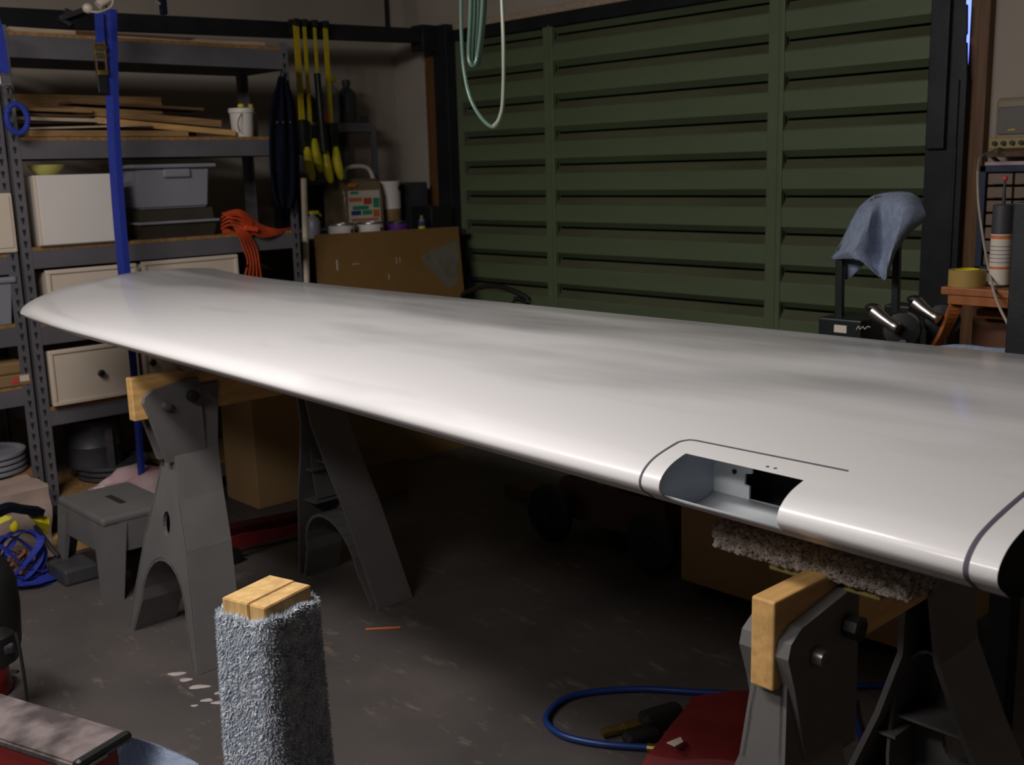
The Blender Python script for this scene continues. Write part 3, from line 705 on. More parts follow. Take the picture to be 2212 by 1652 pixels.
# white and tan can, dark carton behind
can = thing('paint_can', 'tall white and tan can with a black spot beside the jerrycan', 'can', (-4.80, 3.575, ZB))
MB().lathe([(.062, 0), (.064, .003), (.064, .12)], (-4.80, 3.575, ZB), n=28).build('lower_body', m_tan, can, smooth=True)
MB().lathe([(.0645, 0), (.0645, .135), (.066, .138), (.066, .145), (.058, .147)], (-4.80, 3.575, ZB + .12), n=28).build('upper_body', m_white, can, smooth=True)
MB().lathe([(.014, 0), (.016, .003), (.012, .008)], (-4.742, 3.602, 1.305), (1, .55, 0), 16).build('spot', m_black, can)
obj_box('carton', (-5.00, 3.70, ZB), (-4.82, 3.86, 1.33), m_dgrey, 'dark carton behind the white and tan can', 'carton')
obj_box('toolbox', (-4.80, 3.72, ZB), (-4.62, 3.87, 1.20), m_black, 'black toolbox at the right end of the corner bench', 'toolbox', .008)
def paint_can(label, y, r, h, m, mb=m_tin, x=-4.60):
    t = thing('paint_can', label, 'can', (x, y, ZB), group='low paint cans along the bench edge')
    MB().lathe([(r * .98, 0), (r, .002), (r, h * .92)], (x, y, ZB), n=28).build('body', m, t, smooth=True)
    MB().lathe([(r * 1.02, 0), (r * 1.03, .004), (r * 1.0, .010), (r * .92, .010), (r * .9, .005), (.001, .005)], (x, y, ZB + h * .92), n=28).build('lid', mb, t, smooth=True)
    MB().lathe([(.009, 0), (.010, .003), (.006, .005)], (x + r * .9, y + .02, ZB + h * .5), (1, .3, 0), 12).build('ear', m_dsteel, t)
paint_can('white paint can at the left of the bench edge', 3.12, .066, .065, m_white)
paint_can('white paint can in the middle of the bench edge', 3.30, .068, .062, m_white)
paint_can('purple paint can at the right of the bench edge', 3.475, .062, .055, m_purple, m_dsteel)
bottle('white spray bottle with a bright yellow trigger behind the cream pole', -4.70, 3.02, ZB, .038, .135, m_tub, m_yglow, trigger=True)
t = thing('spray_can', 'small blue and yellow spray can on the bench right of the purple can', 'spray can', (-4.58, 3.62, ZB))
MB().lathe([(.018, 0), (.019, .002), (.019, .055)], (-4.58, 3.62, ZB), n=18).build('body', m_lblue, t, smooth=True)
MB().lathe([(.0195, 0), (.0195, .016)], (-4.58, 3.62, ZB + .012), n=18).build('yellow_band', m_yglow, t, smooth=True)
MB().lathe([(.017, 0), (.010, .012), (.008, .014), (.008, .028), (.006, .030)], (-4.58, 3.62, ZB + .055), n=14).build('nozzle', m_radio, t, smooth=True)

# plywood sheet leaning on the bench, with a paint patch
py_ = thing('plywood_sheet', 'brown plywood sheet with a grey paint patch leaning on the corner bench', 'plywood', (-4.3, 3.35, 0))
def quad_slab(P, th, m, name, parent):
    b = MB(); n = (P[1] - P[0]).cross(P[3] - P[0]).normalized() * th
    V = [b.b.verts.new(p) for p in P] + [b.b.verts.new(p + n) for p in P]
    for f in ((0, 1, 2, 3), (7, 6, 5, 4), (0, 4, 5, 1), (1, 5, 6, 2), (2, 6, 7, 3), (3, 7, 4, 0)): b.b.faces.new([V[i] for i in f])
    return b.build(name, m, parent)
TL, TR = at(681, 507, 'x', -4.50), at(990, 489, 'x', -4.50)
dn = at(1003, 633, 'x', -4.38) - TR
dn = dn * (TR.z / -dn.z)
BR_ = TR + dn; BL_ = TL + Vector((dn.x, dn.y * 1.0, -TL.z))
quad_slab([TL, TR, BR_, BL_], .012, m_ply, 'sheet', py_)
def on_ply(u, v, off=.0008):
    p = (TL * (1 - u) + TR * u) * (1 - v) + (BL_ * (1 - u) + BR_ * u) * v
    n = (TR - TL).cross(BL_ - TL).normalized()
    if n.x < 0: n = -n
    return p + n * off
b = MB(); poly = [(.78, .10), (.86, .09), (.90, .075), (.985, .065), (.985, .15), (.96, .19), (.97, .25), (.90, .285), (.85, .27), (.80, .21), (.74, .185), (.70, .13), (.755, .115)]
b.b.faces.new([b.b.verts.new(on_ply(u, v)) for u, v in poly]); b.build('paint_patch', mat('grey_paint', (0.20, 0.18, 0.14, 1), .6, var=.3, scale=14), py_)
b = MB()
for (u, v, du, dv) in ((.22, .135, .05, .004), (.52, .12, .006, .035), (.545, .12, .005, .03), (.46, .19, .006, .03), (.12, .11, .01, .05), (.43, .27, .02, .004)):
    b.b.faces.new([b.b.verts.new(on_ply(a_, c_)) for a_, c_ in ((u, v), (u + du, v + dv * .1), (u + du, v + dv), (u, v + dv * .9))])
q = b.build('scratches', m_paint, py_); q['kind'] = 'stuff'

# cream pole leaning by the shelves
p0 = Vector((-4.44, 2.765, 0.0)); p1 = at(656, 385, 'x', -4.50)
tag(MB().cyl(p0, p1, .0145, 14).build('wooden_pole', m_dowel, smooth=True), 'long cream wooden pole standing between shelving and plywood', 'pole')

# ------------------------------------------------------------------ the wing
UPP = [(2.06, 1.030), (1.92, 1.038), (1.75, 1.041), (1.58, 1.034), (1.42, 1.021), (1.30, 1.009), (1.22, .998), (1.17, .988), (1.145, .979), (1.129, .967)]
LOW = [(1.123, .955), (1.126, .944), (1.140, .932), (1.178, .912), (1.29, .889), (1.40, .874), (1.55, .868), (1.75, .878), (1.92, .902), (2.06, .930)]
SEC = [(p.x, p.y) for p in spline([Vector((a_, c_, 0)) for a_, c_ in UPP + LOW], 6)]
YLE0, YTE = 1.123, 2.06
def camber(v): return .953 + .027 * v
NV = [((y - YLE0) / (YTE - YLE0), z - camber((y - YLE0) / (YTE - YLE0))) for y, z in SEC]
TIPX = [-4.065, -4.062, -4.05, -4.03, -4.0, -3.97, -3.93, -3.87, -3.79, -3.70, -3.55, -3.2, -0.45]
TIPY = [2.05, 1.93, 1.84, 1.72, 1.58, 1.485, 1.40, 1.325, 1.265, 1.232, 1.21, 1.192, 1.123]
OUT = [Vector((x, y, 0)) for x, y in zip(TIPX, TIPY)][:11]
OUT = spline(OUT, 6)
def yle(x): return interp(x, TIPX, TIPY)
def wing_pt(x, k):
    v, h = NV[k]
    yl = yle(x); y = yl + v * (YTE - yl)
    tau = min(1.0, max(0.0, (-0.45 - x) / 2.9))
    tk = 1 - .18 * tau if h > 0 else 1 - .30 * tau
    zc = camber(v) + .014 * tau * (1 - v)
    return Vector((x, y, zc + h * tk))
XT = -3.35
OUTY = [p for p in reversed(OUT) if p.y > 1.2335]                  # tip outline, nose corner to trailing edge
def tip_pt(u, k):
    """u = 0 on the last full section, u = 1 on the rounded tip edge"""
    v, h = NV[k]
    B = wing_pt(XT, k); zc0 = B.z - h * ((1 - .18) if h > 0 else (1 - .30))
    yo = 1.236 + v * (2.06 - 1.236)
    xo = interp(yo, [p.y for p in OUTY], [p.x for p in OUTY])
    L = math.hypot(xo - B.x, yo - B.y); d = (1 - u) * L; R = .17
    e = 1.0 if d >= R else math.sqrt(max(0.0, 1 - (1 - d / R) ** 2))
    y = B.y + (yo - B.y) * u; x = B.x + (xo - B.x) * u
    zt = .968 + .046 * min(1, max(0, (yo - 1.25) / .5)) ** .8
    zc = zc0 * (1 - u ** 3) + zt * u ** 3
    hh = (B.z - zc0) * max(e, .02)
    return Vector((x, y, zc + hh))
XW0 = -0.455
RX0, RX1 = -0.930, -0.735            # landing light recess
xs = [XW0, -.475, -.52, -.58, -.64, -.69, RX1, -.77, -.81, -.85, -.89, RX0, -.97, -1.05, -1.2]
x = -1.4
while x > -3.2: xs.append(x); x -= .2
xs += [-3.2, XT]
UT = [.12, .25, .38, .5, .6, .68, .75, .80, .845, .88, .91, .935, .955, .97, .982, .991, .997, 1.0]
NK = len(NV)
kU = min(range(NK // 2), key=lambda k: abs(SEC[k][0] - 1.185))          # upper cut line
kL = min(range(NK // 2, NK), key=lambda k: abs(SEC[k][0] - 1.142))      # lower lip
wing = thing('aircraft_wing', 'long white aircraft wing lying across the sawhorses', 'wing', (-2.2, 1.6, .868))
b = MB()
V = [[b.b.verts.new(wing_pt(x, k)) for k in range(NK)] for x in xs] + [[b.b.verts.new(tip_pt(u, k)) for k in range(NK)] for u in UT]
nx = len(xs); xs = xs + [-9] * len(UT)
for i in range(len(xs) - 1):
    inrec = xs[i] <= RX1 + 1e-6 and xs[i + 1] >= RX0 - 1e-6
    for k in range(NK - 1):
        if inrec and kU <= k < kL: continue
        b.b.faces.new((V[i][k], V[i][k + 1], V[i + 1][k + 1], V[i + 1][k]))
    b.b.faces.new((V[i][NK - 1], V[i][0], V[i + 1][0], V[i + 1][NK - 1]))
skin = b.build('skin', m_wing, wing, smooth=True)
# wing object coordinates are used by the paint: keep them in room axes
for v in skin.data.vertices: pass
# near-black sheet and lining added inside the open end as its shade
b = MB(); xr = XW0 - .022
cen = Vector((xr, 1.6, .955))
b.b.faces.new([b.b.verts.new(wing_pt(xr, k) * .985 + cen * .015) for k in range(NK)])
b.build('root_shade_sheet', m_dark, wing)
b = MB(); b.grid([[wing_pt(XW0 - .0005, k) * .9975 + cen * .0025 for k in range(NK)], [wing_pt(xr, k) * .984 + cen * .016 for k in range(NK)]]); b.build('root_shade_lining', m_dark, wing)
# recess lining: shade-coloured end walls, web with a rectangular opening, near-black box as the shade behind
yw = 1.262
def sec_between(x, ya):
    """closed outline of the section at x between the nose and y = ya"""
    up = [wing_pt(x, k) for k in range(NK // 2) if wing_pt(x, k).y <= ya]
    lo_ = [wing_pt(x, k) for k in range(NK // 2, NK) if wing_pt(x, k).y <= ya]
    return up + lo_
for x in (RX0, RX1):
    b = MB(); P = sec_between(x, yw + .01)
    b.b.faces.new([b.b.verts.new(p) for p in P]); b.build('end_wall', m_inner_shade, wing)
def zuz(x, y):
    u = [wing_pt(x, k) for k in range(NK // 2)]; l = [wing_pt(x, k) for k in range(NK // 2, NK)]
    zu = interp(y, [p.y for p in reversed(u)], [p.z for p in reversed(u)]); zl = interp(y, [p.y for p in l], [p.z for p in l]); return zu, zl
zu, zl = zuz(-.83, yw)
b = MB()
hx0, hx1, hz0, hz1 = -.868, -.752, .921, .972
outer = [(RX0, zl), (RX1, zl), (RX1, zu), (RX0, zu)]
hole = [(hx0, hz0), (hx1, hz0), (hx1, hz1), (hx0 + .004, hz1), (hx0 + .004, hz1 - .012), (hx0 - .008, hz1 - .014), (hx0 - .008, hz1 - .030), (hx0, hz1 - .032)]
b.prism(outer, 'y', yw, yw + .004, [hole]); b.build('recess_web', m_inner, wing)
fl = []
for x in (RX0 + .001, -.83, RX1 - .001):
    row = []
    for u in range(7):
        y = 1.146 + (yw - 1.146) * u / 6
        z_ = zuz(x, y)[1] + .0025 + .018 * max(0, (u - 3) / 3) ** 2
        row.append(Vector((x, y, z_)))
    fl.append(row)
MB().grid(fl).build('recess_floor', m_inner, wing, smooth=True, solid=.001)
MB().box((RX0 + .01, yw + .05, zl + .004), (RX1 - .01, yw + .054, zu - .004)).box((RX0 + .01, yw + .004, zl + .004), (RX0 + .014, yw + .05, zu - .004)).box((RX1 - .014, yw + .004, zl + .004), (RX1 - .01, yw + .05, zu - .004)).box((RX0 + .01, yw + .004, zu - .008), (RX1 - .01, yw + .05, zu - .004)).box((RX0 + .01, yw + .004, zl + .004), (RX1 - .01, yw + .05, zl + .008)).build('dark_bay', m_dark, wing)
for hx, hz in ((-.893, .958), ):
    MB().lathe([(.0035, 0), (.0035, .002)], (hx, yw - .002, hz), (0, 1, 0), 10).build('rivet_hole', m_slot, wing)
for hx in (-.800, -.788):
    p = Vector((hx, 1.205, zuz(hx, 1.205)[0]))
    MB().lathe([(.0025, 0), (.0025, .0006)], p, (0, -.15, 1), 8).build('screw', m_seam, wing)
# seams, as narrow dark strips lying in the skin
def strip(P, hw, name):
    b = MB(); rows = []
    for i, p in enumerate(P):
        a_ = P[max(0, i - 1)]; c_ = P[min(len(P) - 1, i + 1)]; t = (c_ - a_).normalized()
        nrm = Vector((0, p.y - 1.6, (p.z - .955) * 8)).normalized()
        if p.y > 1.2 and p.z > .955: nrm = Vector((0, -.15, 1)).normalized()
        s_ = t.cross(nrm).normalized()
        rows.append([p + nrm * .0007 - s_ * hw, p + nrm * .0007 + s_ * hw])
    return b.grid(rows).build(name, m_seam, wing, solid=.0006)
strip([wing_pt(-.490, k) for k in range(10, NK - 8)], .0028, 'root_seam')
P = [wing_pt(-.965, k) for k in range(kL + 3, 0, -1) if wing_pt(-.965, k).y < 1.222]
cy = 1.236
P += [Vector((-.962, 1.229, zuz(-.96, 1.229)[0])), Vector((-.955, cy, zuz(-.95, cy)[0])), Vector((-.945, cy + .002, zuz(-.94, cy + .002)[0]))]
P += [Vector((x_, cy + .002, zuz(x_, cy + .002)[0])) for x_ in (-.90, -.85, -.80, -.75, -.70)]
strip(P, .0017, 'hatch_seam')

# ------------------------------------------------------------------ sawhorses
def arc(cx, cz, rx, rz, a0, a1, n):
    return [(cx + rx * math.cos(a0 + (a1 - a0) * k / n), cz + rz * math.sin(a0 + (a1 - a0) * k / n)) for k in range(n + 1)]
def end_frame(t, xc, yo, sgn, dep):
    """moulded A-shaped end: outer panel standing at yo, leaning inwards, rim and ribs reach inwards by dep"""
    outl = [(-.022, .790), (-.022, .72), (-.031, .60), (-.076, .47), (-.135, .33), (-.235, 0), (-.200, 0)]
    arch = arc(0, .10, .150, .175, PI * .98, PI * .02, 12)
    poly = outl + arch + [(-x, z) for x, z in reversed(outl)]
    poly = [(x + xc, z) for x, z in poly]
    hole = [(xc + .024 * math.cos(2 * PI * k / 16), .385 + .038 * math.sin(2 * PI * k / 16)) for k in range(16)]
    def lean(b):
        for v in b.b.verts: v.co.y += sgn * .105 * v.co.z / .8
        return b
    b = MB(); b.prism(poly, 'y', yo, yo + sgn * .012, [hole])
    n = len(poly)
    for k in range(n):
        p, q = poly[k], poly[(k + 1) % n]
        if p[1] < .002 and q[1] < .002: continue
        b.obox((p[0], yo + sgn * dep / 2, p[1]), (q[0], yo + sgn * dep / 2, q[1]), dep, .010, up=Vector((p[0] - xc, 0, .02)) if abs(p[0] - q[0]) < abs(p[1] - q[1]) else (0, 0, 1))
    fr = lean(b).build('end_frame', m_saw, t)
    for s_ in (-1, 1):
        for (za, xa, xb) in ((.08, .160, .205), (.19, .145, .180), (.30, .07, .145), (.42, .055, .095)):
            r = MB(); r.obox((xc + s_ * xa, yo + sgn * dep * .45, za), (xc + s_ * xb, yo + sgn * dep * .45, za), dep * .8, .006); lean(r).build('rib', m_saw, fr)
    A_ = arc(xc, .31, .080, .29, PI * 1.0, 0, 14)
    r = MB()
    for p, q in zip(A_, A_[1:]): r.obox((p[0], yo + sgn * dep * .4, p[1]), (q[0], yo + sgn * dep * .4, q[1]), dep * .7, .006, up=(p[0] - xc, 0, .05))
    lean(r).build('arch_rib', m_saw, fr)
    r = MB(); r.obox((xc - .08, yo + sgn * dep * .35, .45), (xc + .08, yo + sgn * dep * .35, .45), dep * .6, .006); lean(r).build('rib', m_saw, fr)
    return fr
def sawhorse(label, xc, y0, y1, f0, f1, br0, ztop, dep=.14, bw=.036):
    t = thing('sawhorse', label, 'sawhorse', (xc, (f0 + f1) / 2, 0), group='plastic sawhorses under the wing')
    end_frame(t, xc, f0, 1, dep); end_frame(t, xc, f1, -1, dep)
    MB().box((xc - bw / 2, y0, ztop - .125), (xc + bw / 2, y1, ztop), .003).build('timber_rail', m_pine, t)
    for yy, sg in ((br0, 1),):
        for s_ in (-1, 1):
            xa, xb = xc + s_ * (bw / 2), xc + s_ * (bw / 2 + .020)
            Y = lambda d: yy + sg * d
            br = MB(); br.prism([(Y(.03), ztop - .040), (Y(.15), ztop - .022), (Y(.175), ztop - .024), (Y(.180), ztop - .26), (Y(.055), ztop - .26), (Y(.018), ztop - .125), (Y(.0), ztop - .075), (Y(.006), ztop - .055)], 'x', min(xa, xb), max(xa, xb))
            bo = br.build('bracket', m_saw, t)
            MB().lathe([(.013, 0), (.014, .004), (.012, .016), (.006, .017)], (xb, Y(.065), ztop - .090), (s_, 0, 0), 16).build('bolt', m_tin, bo, smooth=True)
            MB().lathe([(.010, 0), (.018, .003), (.018, .022), (.012, .024)], (xb, Y(.145), ztop - .072), (s_, 0, 0), 8).build('wing_knob', m_black, bo)
    return t
sawhorse('grey plastic sawhorse with timber rail under the wing tip end', -2.975, 1.262, 2.14, 1.285, 2.055, 1.285, .838)
sawhorse('grey plastic sawhorse with timber rail under the wing root end', -.758, 1.137, 1.95, 1.062, 1.80, 1.140, .838)

# carpet-covered packing board on the near rail, with foam blocks
pk = thing('packing_board', 'oatmeal carpet-covered board packed between wing root and sawhorse rail', 'board', (-.78, 1.345, .84))
q0, q1 = Vector((-.935, 1.312, .858)), Vector((-.626, 1.312, .858))
MB().obox(q0, q1, .085, .022, bev=.004).build('board', m_berb, pk)
b = MB()
for _ in range(1500):
    x_ = random.uniform(q0.x, q1.x); f = random.random()
    if f < .72: c_ = Vector((x_, 1.2695 + random.uniform(-.001, .001), random.uniform(.832, .868)))
    elif f < .86: c_ = Vector((q1.x, random.uniform(1.272, 1.352), random.uniform(.832, .868)))
    else: c_ = Vector((x_, random.uniform(1.272, 1.352), .869))
    rr = random.uniform(.0025, .0042)
    t0 = bmesh.new(); bmesh.ops.create_icosphere(t0, subdivisions=1, radius=rr); b._in(t0, Matrix.Translation(c_))
q = b.build('carpet_loops', m_berb, pk, smooth=True); q['kind'] = 'stuff'
MB().box((-.933, 1.271, .830), (-.628, 1.274, .870)).build('carpet_edge', m_berb, pk)
for x0_ in (-.845, -.725): MB().box((x0_, 1.280, .816), (x0_ + .055, 1.352, .848), .003).build('foam_block', m_foam, pk)
o = MB().box((-3.02, 1.42, .836), (-2.93, 1.95, .886), .008).build('padding', m_berb); tag(o, 'carpet padding on the far sawhorse rail under the wing', 'padding')

# ------------------------------------------------------------------ carpet-wrapped post in the foreground
pp = thing('padded_post', 'upright timber post wrapped in blue-grey carpet in the foreground', 'post', (-1.352, .752, 0))
ang = math.atan2(.095, -.030); 
ux = Vector((-.028, .096, 0)).normalized(); uy = Vector((.097, .028, 0)).normalized()
cc = Vector((-1.352, .750, 0)); hu, hv = .050, .041
def pbox(b, u0, u1, v0, v1, z0, z1, bev=.002):
    t0 = bmesh.new(); bmesh.ops.create_cube(t0, size=1)
    for v in t0.verts: v.co = Vector((v.co.x * (u1 - u0) + (u0 + u1) / 2, v.co.y * (v1 - v0) + (v0 + v1) / 2, v.co.z * (z1 - z0) + (z0 + z1) / 2))
    bmesh.ops.bevel(t0, geom=list(t0.edges), offset=bev, segments=2, affect='EDGES')
    m_ = Matrix(((ux.x, uy.x, 0, cc.x), (ux.y, uy.y, 0, cc.y), (0, 0, 1, 0), (0, 0, 0, 1)))
    return b._in(t0, m_)
b = MB(); pbox(b, -hu, hu, -hv, .010, 0, .800, .0015); b.build('timber', m_pinez, pp)
b = MB(); pbox(b, -hu + .002, hu, .0102, hv, 0, .7985, .0015); b.build('timber', m_pinez, pp)
# sleeve
so = .011
def ring_pt(s, off):
    """rounded rectangle, s in 0..1"""
    a_, c_ = hu + off, hv + off; r = off + .004
    segs = [('l', Vector((a_ - r, -c_)), Vector((-(a_ - r), -c_))), ]
    per = []
    def add(p): per.append(p)
    corners = [(a_ - r, -(c_ - r), -PI / 2), (a_ - r, c_ - r, 0), (-(a_ - r), c_ - r, PI / 2), (-(a_ - r), -(c_ - r), PI)]
    for cx, cy, a0 in corners:
        for k in range(5): add((cx + r * math.cos(a0 + k * PI / 8), cy + r * math.sin(a0 + k * PI / 8)))
    # resample by arc length
    L = [0]
    for i in range(len(per)):
        p, q = per[i], per[(i + 1) % len(per)]; L.append(L[-1] + math.hypot(q[0] - p[0], q[1] - p[1]))
    d = (s % 1.0) * L[-1]
    for i in range(len(per)):
        if d <= L[i + 1]:
            t = (d - L[i]) / max(1e-9, L[i + 1] - L[i]); p, q = per[i], per[(i + 1) % len(per)]
            return (p[0] + (q[0] - p[0]) * t, p[1] + (q[1] - p[1]) * t)
    return per[0]
def wp(s, off, z):
    u, v = ring_pt(s, off); return cc + ux * u + uy * v + Vector((0, 0, z))
NS = 72
b = MB(); rows = []
ztop = lambda s: .780 + .0025 * math.sin(s * 40) + .002 * math.sin(s * 17)
for i in range(41):
    f = i / 40
    rows.append([wp(k / NS, so + .002 * noise.noise(Vector((k * .5, i * .5, 0))) + (.0035 if i == 0 else 0) * -1 + f * .010, ztop(k / NS) * (1 - f) + .30 * f) for k in range(NS + 1)])
rows.insert(0, [wp(k / NS, .003, ztop(k / NS) - .003) for k in range(NS + 1)])
b.grid(rows).build('carpet_sleeve', m_carp, pp, smooth=True)
b = MB()
PP = [ring_pt(k / 720, so) for k in range(720)]
def tuft(p, n, ln, rr):
    t1 = n.cross(Vector((.3, .2, .9))).normalized(); t2 = n.cross(t1)
    tip = p + (n + Vector((random.uniform(-.6, .6), random.uniform(-.6, .6), random.uniform(-.7, .5)))) .normalized() * ln
    vs_ = [b.b.verts.new(p + (t1 * math.cos(a_) + t2 * math.sin(a_)) * rr) for a_ in (0, 2.1, 4.2)]
    tv = b.b.verts.new(tip)
    for k in range(3): b.b.faces.new((vs_[k], vs_[(k + 1) % 3], tv))
for _ in range(22000):
    k = random.randrange(720); u, v = PP[k]; u2, v2 = PP[(k + 1) % 720]
    tn = Vector((u2 - u, v2 - v, 0)).normalized(); n2 = Vector((tn.y, -tn.x, 0))
    n3 = ux * n2.x + uy * n2.y
    zt = ztop(k / 720.0); z_ = random.uniform(.36, zt); f = (.772 - z_) / .47
    p = cc + ux * (u + n2.x * f * .010) + uy * (v + n2.y * f * .010) + Vector((0, 0, z_))
    tuft(p, n3, random.uniform(.0025, .0055), random.uniform(.0010, .0017))
for _ in range(1500):
    k = random.randrange(720); u, v = PP[k]; s_ = random.uniform(.78, 1.0)
    zt = ztop(k / 720.0)
    tuft(cc + ux * u * s_ + uy * v * s_ + Vector((0, 0, zt - .003)), Vector((0, 0, 1)), random.uniform(.004, .009), .0014)
q = b.build('carpet_pile', m_pile, pp); q['kind'] = 'stuff'
for (zz) in (.742, .700, .655, .605):
    p = cc + ux * -.018 + uy * -(hv + so + .004) + Vector((0, 0, zz)); p2 = cc + ux * (hu + so + .004) + uy * .012 + Vector((0, 0, zz))
    MB().lathe([(.0035, 0), (.0035, .002), (.001, .003)], p2, ux, 10).build('staple', m_navy, pp)

# ------------------------------------------------------------------ floor clutter at left
# grey plastic step stool
sx0, sx1, sy0, sy1, sz = -3.86, -3.47, 1.335, 1.60, .285
stl = thing('step_stool', 'grey plastic step stool on the floor between shelving and sawhorse', 'stool', ((sx0 + sx1) / 2, (sy0 + sy1) / 2, 0))
MB().box((sx0, sy0, sz - .03), (sx1, sy1, sz), .010).build('seat', m_saw, stl)
MB().box((sx0 + .13, sy0 + .12, sz), (sx1 - .13, sy0 + .145, sz + .0008)).build('hand_slot', m_slot, stl)
for cx, sgx in ((sx0, 1), (sx1, -1)):
    for cy_, sgy in ((sy0, 1), (sy1, -1)):
        b = MB(); w1, w2 = .085, .055; ex = -sgx * .03; ey = -sgy * .018
        b.prism([(0, 0)] * 0 or [(cx, cy_), (cx + sgx * w1, cy_), (cx + sgx * w1, cy_ + sgy * .02), (cx + sgx * .02, cy_ + sgy * .02), (cx + sgx * .02, cy_ + sgy * w1), (cx, cy_ + sgy * w1)], 'z', sz - .028, 0)
        for v in b.b.verts:
            if v.co.z < .01: v.co.x += ex - (v.co.x - cx) * .35; v.co.y += ey - (v.co.y - cy_) * .35
        b.build('leg', m_saw, stl)
MB().box((sx0 + .06, sy0 + .002, sz - .13), (sx1 - .06, sy0 + .012, sz - .02), .002).build('apron', m_saw, stl)
MB().box((sx1 - .012, sy0 + .06, sz - .13), (sx1 - .002, sy1 - .06, sz - .02), .002).build('apron', m_saw, stl)
MB().box((sx0 + .002, sy0 + .06, sz - .13), (sx0 + .012, sy1 - .06, sz - .02), .002).build('apron', m_saw, stl)
t = thing('wood_block', 'pine offcut lying on the floor against the shelving post', 'offcut', (-4.10, 1.48, 0))
MB().box((-4.13, 1.375, 0), (-4.05, 1.60, .068), .003).build('offcut', m_pine, t)
b = MB(); b.box((-3.86, 1.275, 0), (-3.70, 1.44, .06), .010)
tag(b.build('rubber_block', m_dgrey), 'dark grey block on the floor in front of the step stool', 'block')
# heap of blue and yellow straps
def loops(name, label, cat, c, n, r, m, hw=.013, seed=1, zs_=(0.01, .12), grp='straps heaped on the floor'):
    rnd = random.Random(seed); b = MB(); pts = []
    a_ = rnd.uniform(0, 6)
    for k in range(n * 8):
        a_ += PI / 4
        rr = r * (rnd.uniform(.75, 1.05)); tilt = math.sin(k * .7 + seed)
        pts.append(Vector(c) + Vector((math.cos(a_) * rr * .7, math.sin(a_) * rr, zs_[0] + (zs_[1] - zs_[0]) * (.5 + .5 * math.sin(a_ * 1.0 + k * .11 + seed)) + .005 * tilt)))
    b.tube(spline(pts, 4), .002, flat=(hw, .0012))
    return tag(b.build(name, m), label, cat, grp)
loops('ratchet_strap', 'loose blue strap looped on the floor at the left edge', 'strap', (-3.90, 1.20, 0), 4, .085, m_blue, seed=3, zs_=(.02, .16))
loops('ratchet_strap', 'bright blue strap lying flat at the front of the strap heap', 'strap', (-3.82, 1.21, 0), 2, .07, m_blue, .018, seed=8, zs_=(.006, .03))
loops('rope', 'brown rope coiled under the blue straps', 'rope', (-3.92, 1.17, 0), 4, .06, mat('brown_rope', (.22, .09, .035, 1), .9), .006, seed=5, zs_=(.01, .10))
ys = thing('ratchet_strap', 'bright yellow strap with dark handle on top of the strap heap', 'strap', (-4.0, 1.25, .15), group='straps heaped on the floor')
Y_ = lambda px, py, x=-3.93: at(px, py, 'x', x)
b = MB(); b.grid([[Y_(60, 1112), Y_(85, 1113), Y_(106, 1118)], [Y_(72, 1124, -3.91), Y_(90, 1128, -3.90), Y_(106, 1132, -3.91)], [Y_(84, 1138), Y_(95, 1146), Y_(105, 1153)]]); b.build('webbing', m_yglow, ys, solid=.004)
b = MB(); b.grid([[Y_(-8, 1122, -3.86), Y_(12, 1113, -3.86), Y_(26, 1116, -3.86)], [Y_(-8, 1136, -3.85), Y_(8, 1128, -3.85), Y_(22, 1122, -3.85)]]); b.build('webbing', m_yglow, ys, solid=.004)
MB().blob(Y_(30, 1137, -3.87), (.010, .016, .022)).build('yellow_grip', m_yglow, ys, smooth=True)
b = MB(); b.tube(spline([Y_(-10, 1108, -3.90), Y_(20, 1096, -3.90), Y_(50, 1100, -3.90), Y_(88, 1104, -3.92)], 6), .01, flat=(.022, .012)); 
tag(b.build('folded_strap', m_navy), 'dark navy folded strap lying across the top of the heap', 'strap', 'straps heaped on the floor')
b = MB(); b.tube(spline([Y_(75, 1135, -3.89), Y_(95, 1160, -3.88), Y_(112, 1185, -3.86), Y_(126, 1200, -3.84)], 6), .008, 8); 
tag(b.build('hook_bar', m_black, smooth=True), 'thin black lever leaning against the pine offcut', 'lever')

# ------------------------------------------------------------------ black and red machine at the far left edge
mc = thing('black_machine', 'black and red machine cut off by the left picture edge', 'machine', (-2.62, .72, 0))
Q = lambda px, py, y=.80: at(px, py, 'y', y)
cM = Q(-30, 1300)
MB().lathe([(.001, -.16), (.05, -.15), (.062, -.10), (.066, 0), (.062, .07), (.045, .12), (.03, .14), (.001, .142)], Q(-16, 1310), (.08, .0, 1), 24).build('motor_housing', m_black, mc, smooth=True)
MB().lathe([(.03, -.05), (.05, -.03), (.05, .04), (.03, .06)], Q(-12, 1400, .78), (.05, 0, 1), 20).build('lower_housing', m_black, mc, smooth=True)
MB().lathe([(.001, 0), (.03, .002), (.034, .012), (.03, .02)], Q(-16, 1310) + Vector((.030, -.046, .055)), (.6, -.8, .1), 20).build('pink_cap', m_pink, mc, smooth=True)
base = Q(-45, 1470, .80)
MB().lathe([(.08, 0), (.085, .01), (.075, .10), (.05, .13)], (base.x, base.y, max(0.0, base.z - .13)), n=28).build('red_base', m_red, mc, smooth=True)
for k in range(3):
    a_ = 2 * PI * k / 3; MB().obox((base.x + .06 * math.cos(a_), base.y + .06 * math.sin(a_), base.z - .1), (base.x + .14 * math.cos(a_), base.y + .14 * math.sin(a_), 0), .022, .022).build('leg', m_black, mc)
MB().tube(spline([Q(34, 1365), Q(42, 1400), Q(52, 1460), Q(58, 1510), Q(60, 1545)], 6), .0042, 8).build('power_cable', m_black, mc, smooth=True)
MB().obox(Q(8, 1390), Q(20, 1405), .03, .03, bev=.008).build('switch_box', m_dgrey, mc)

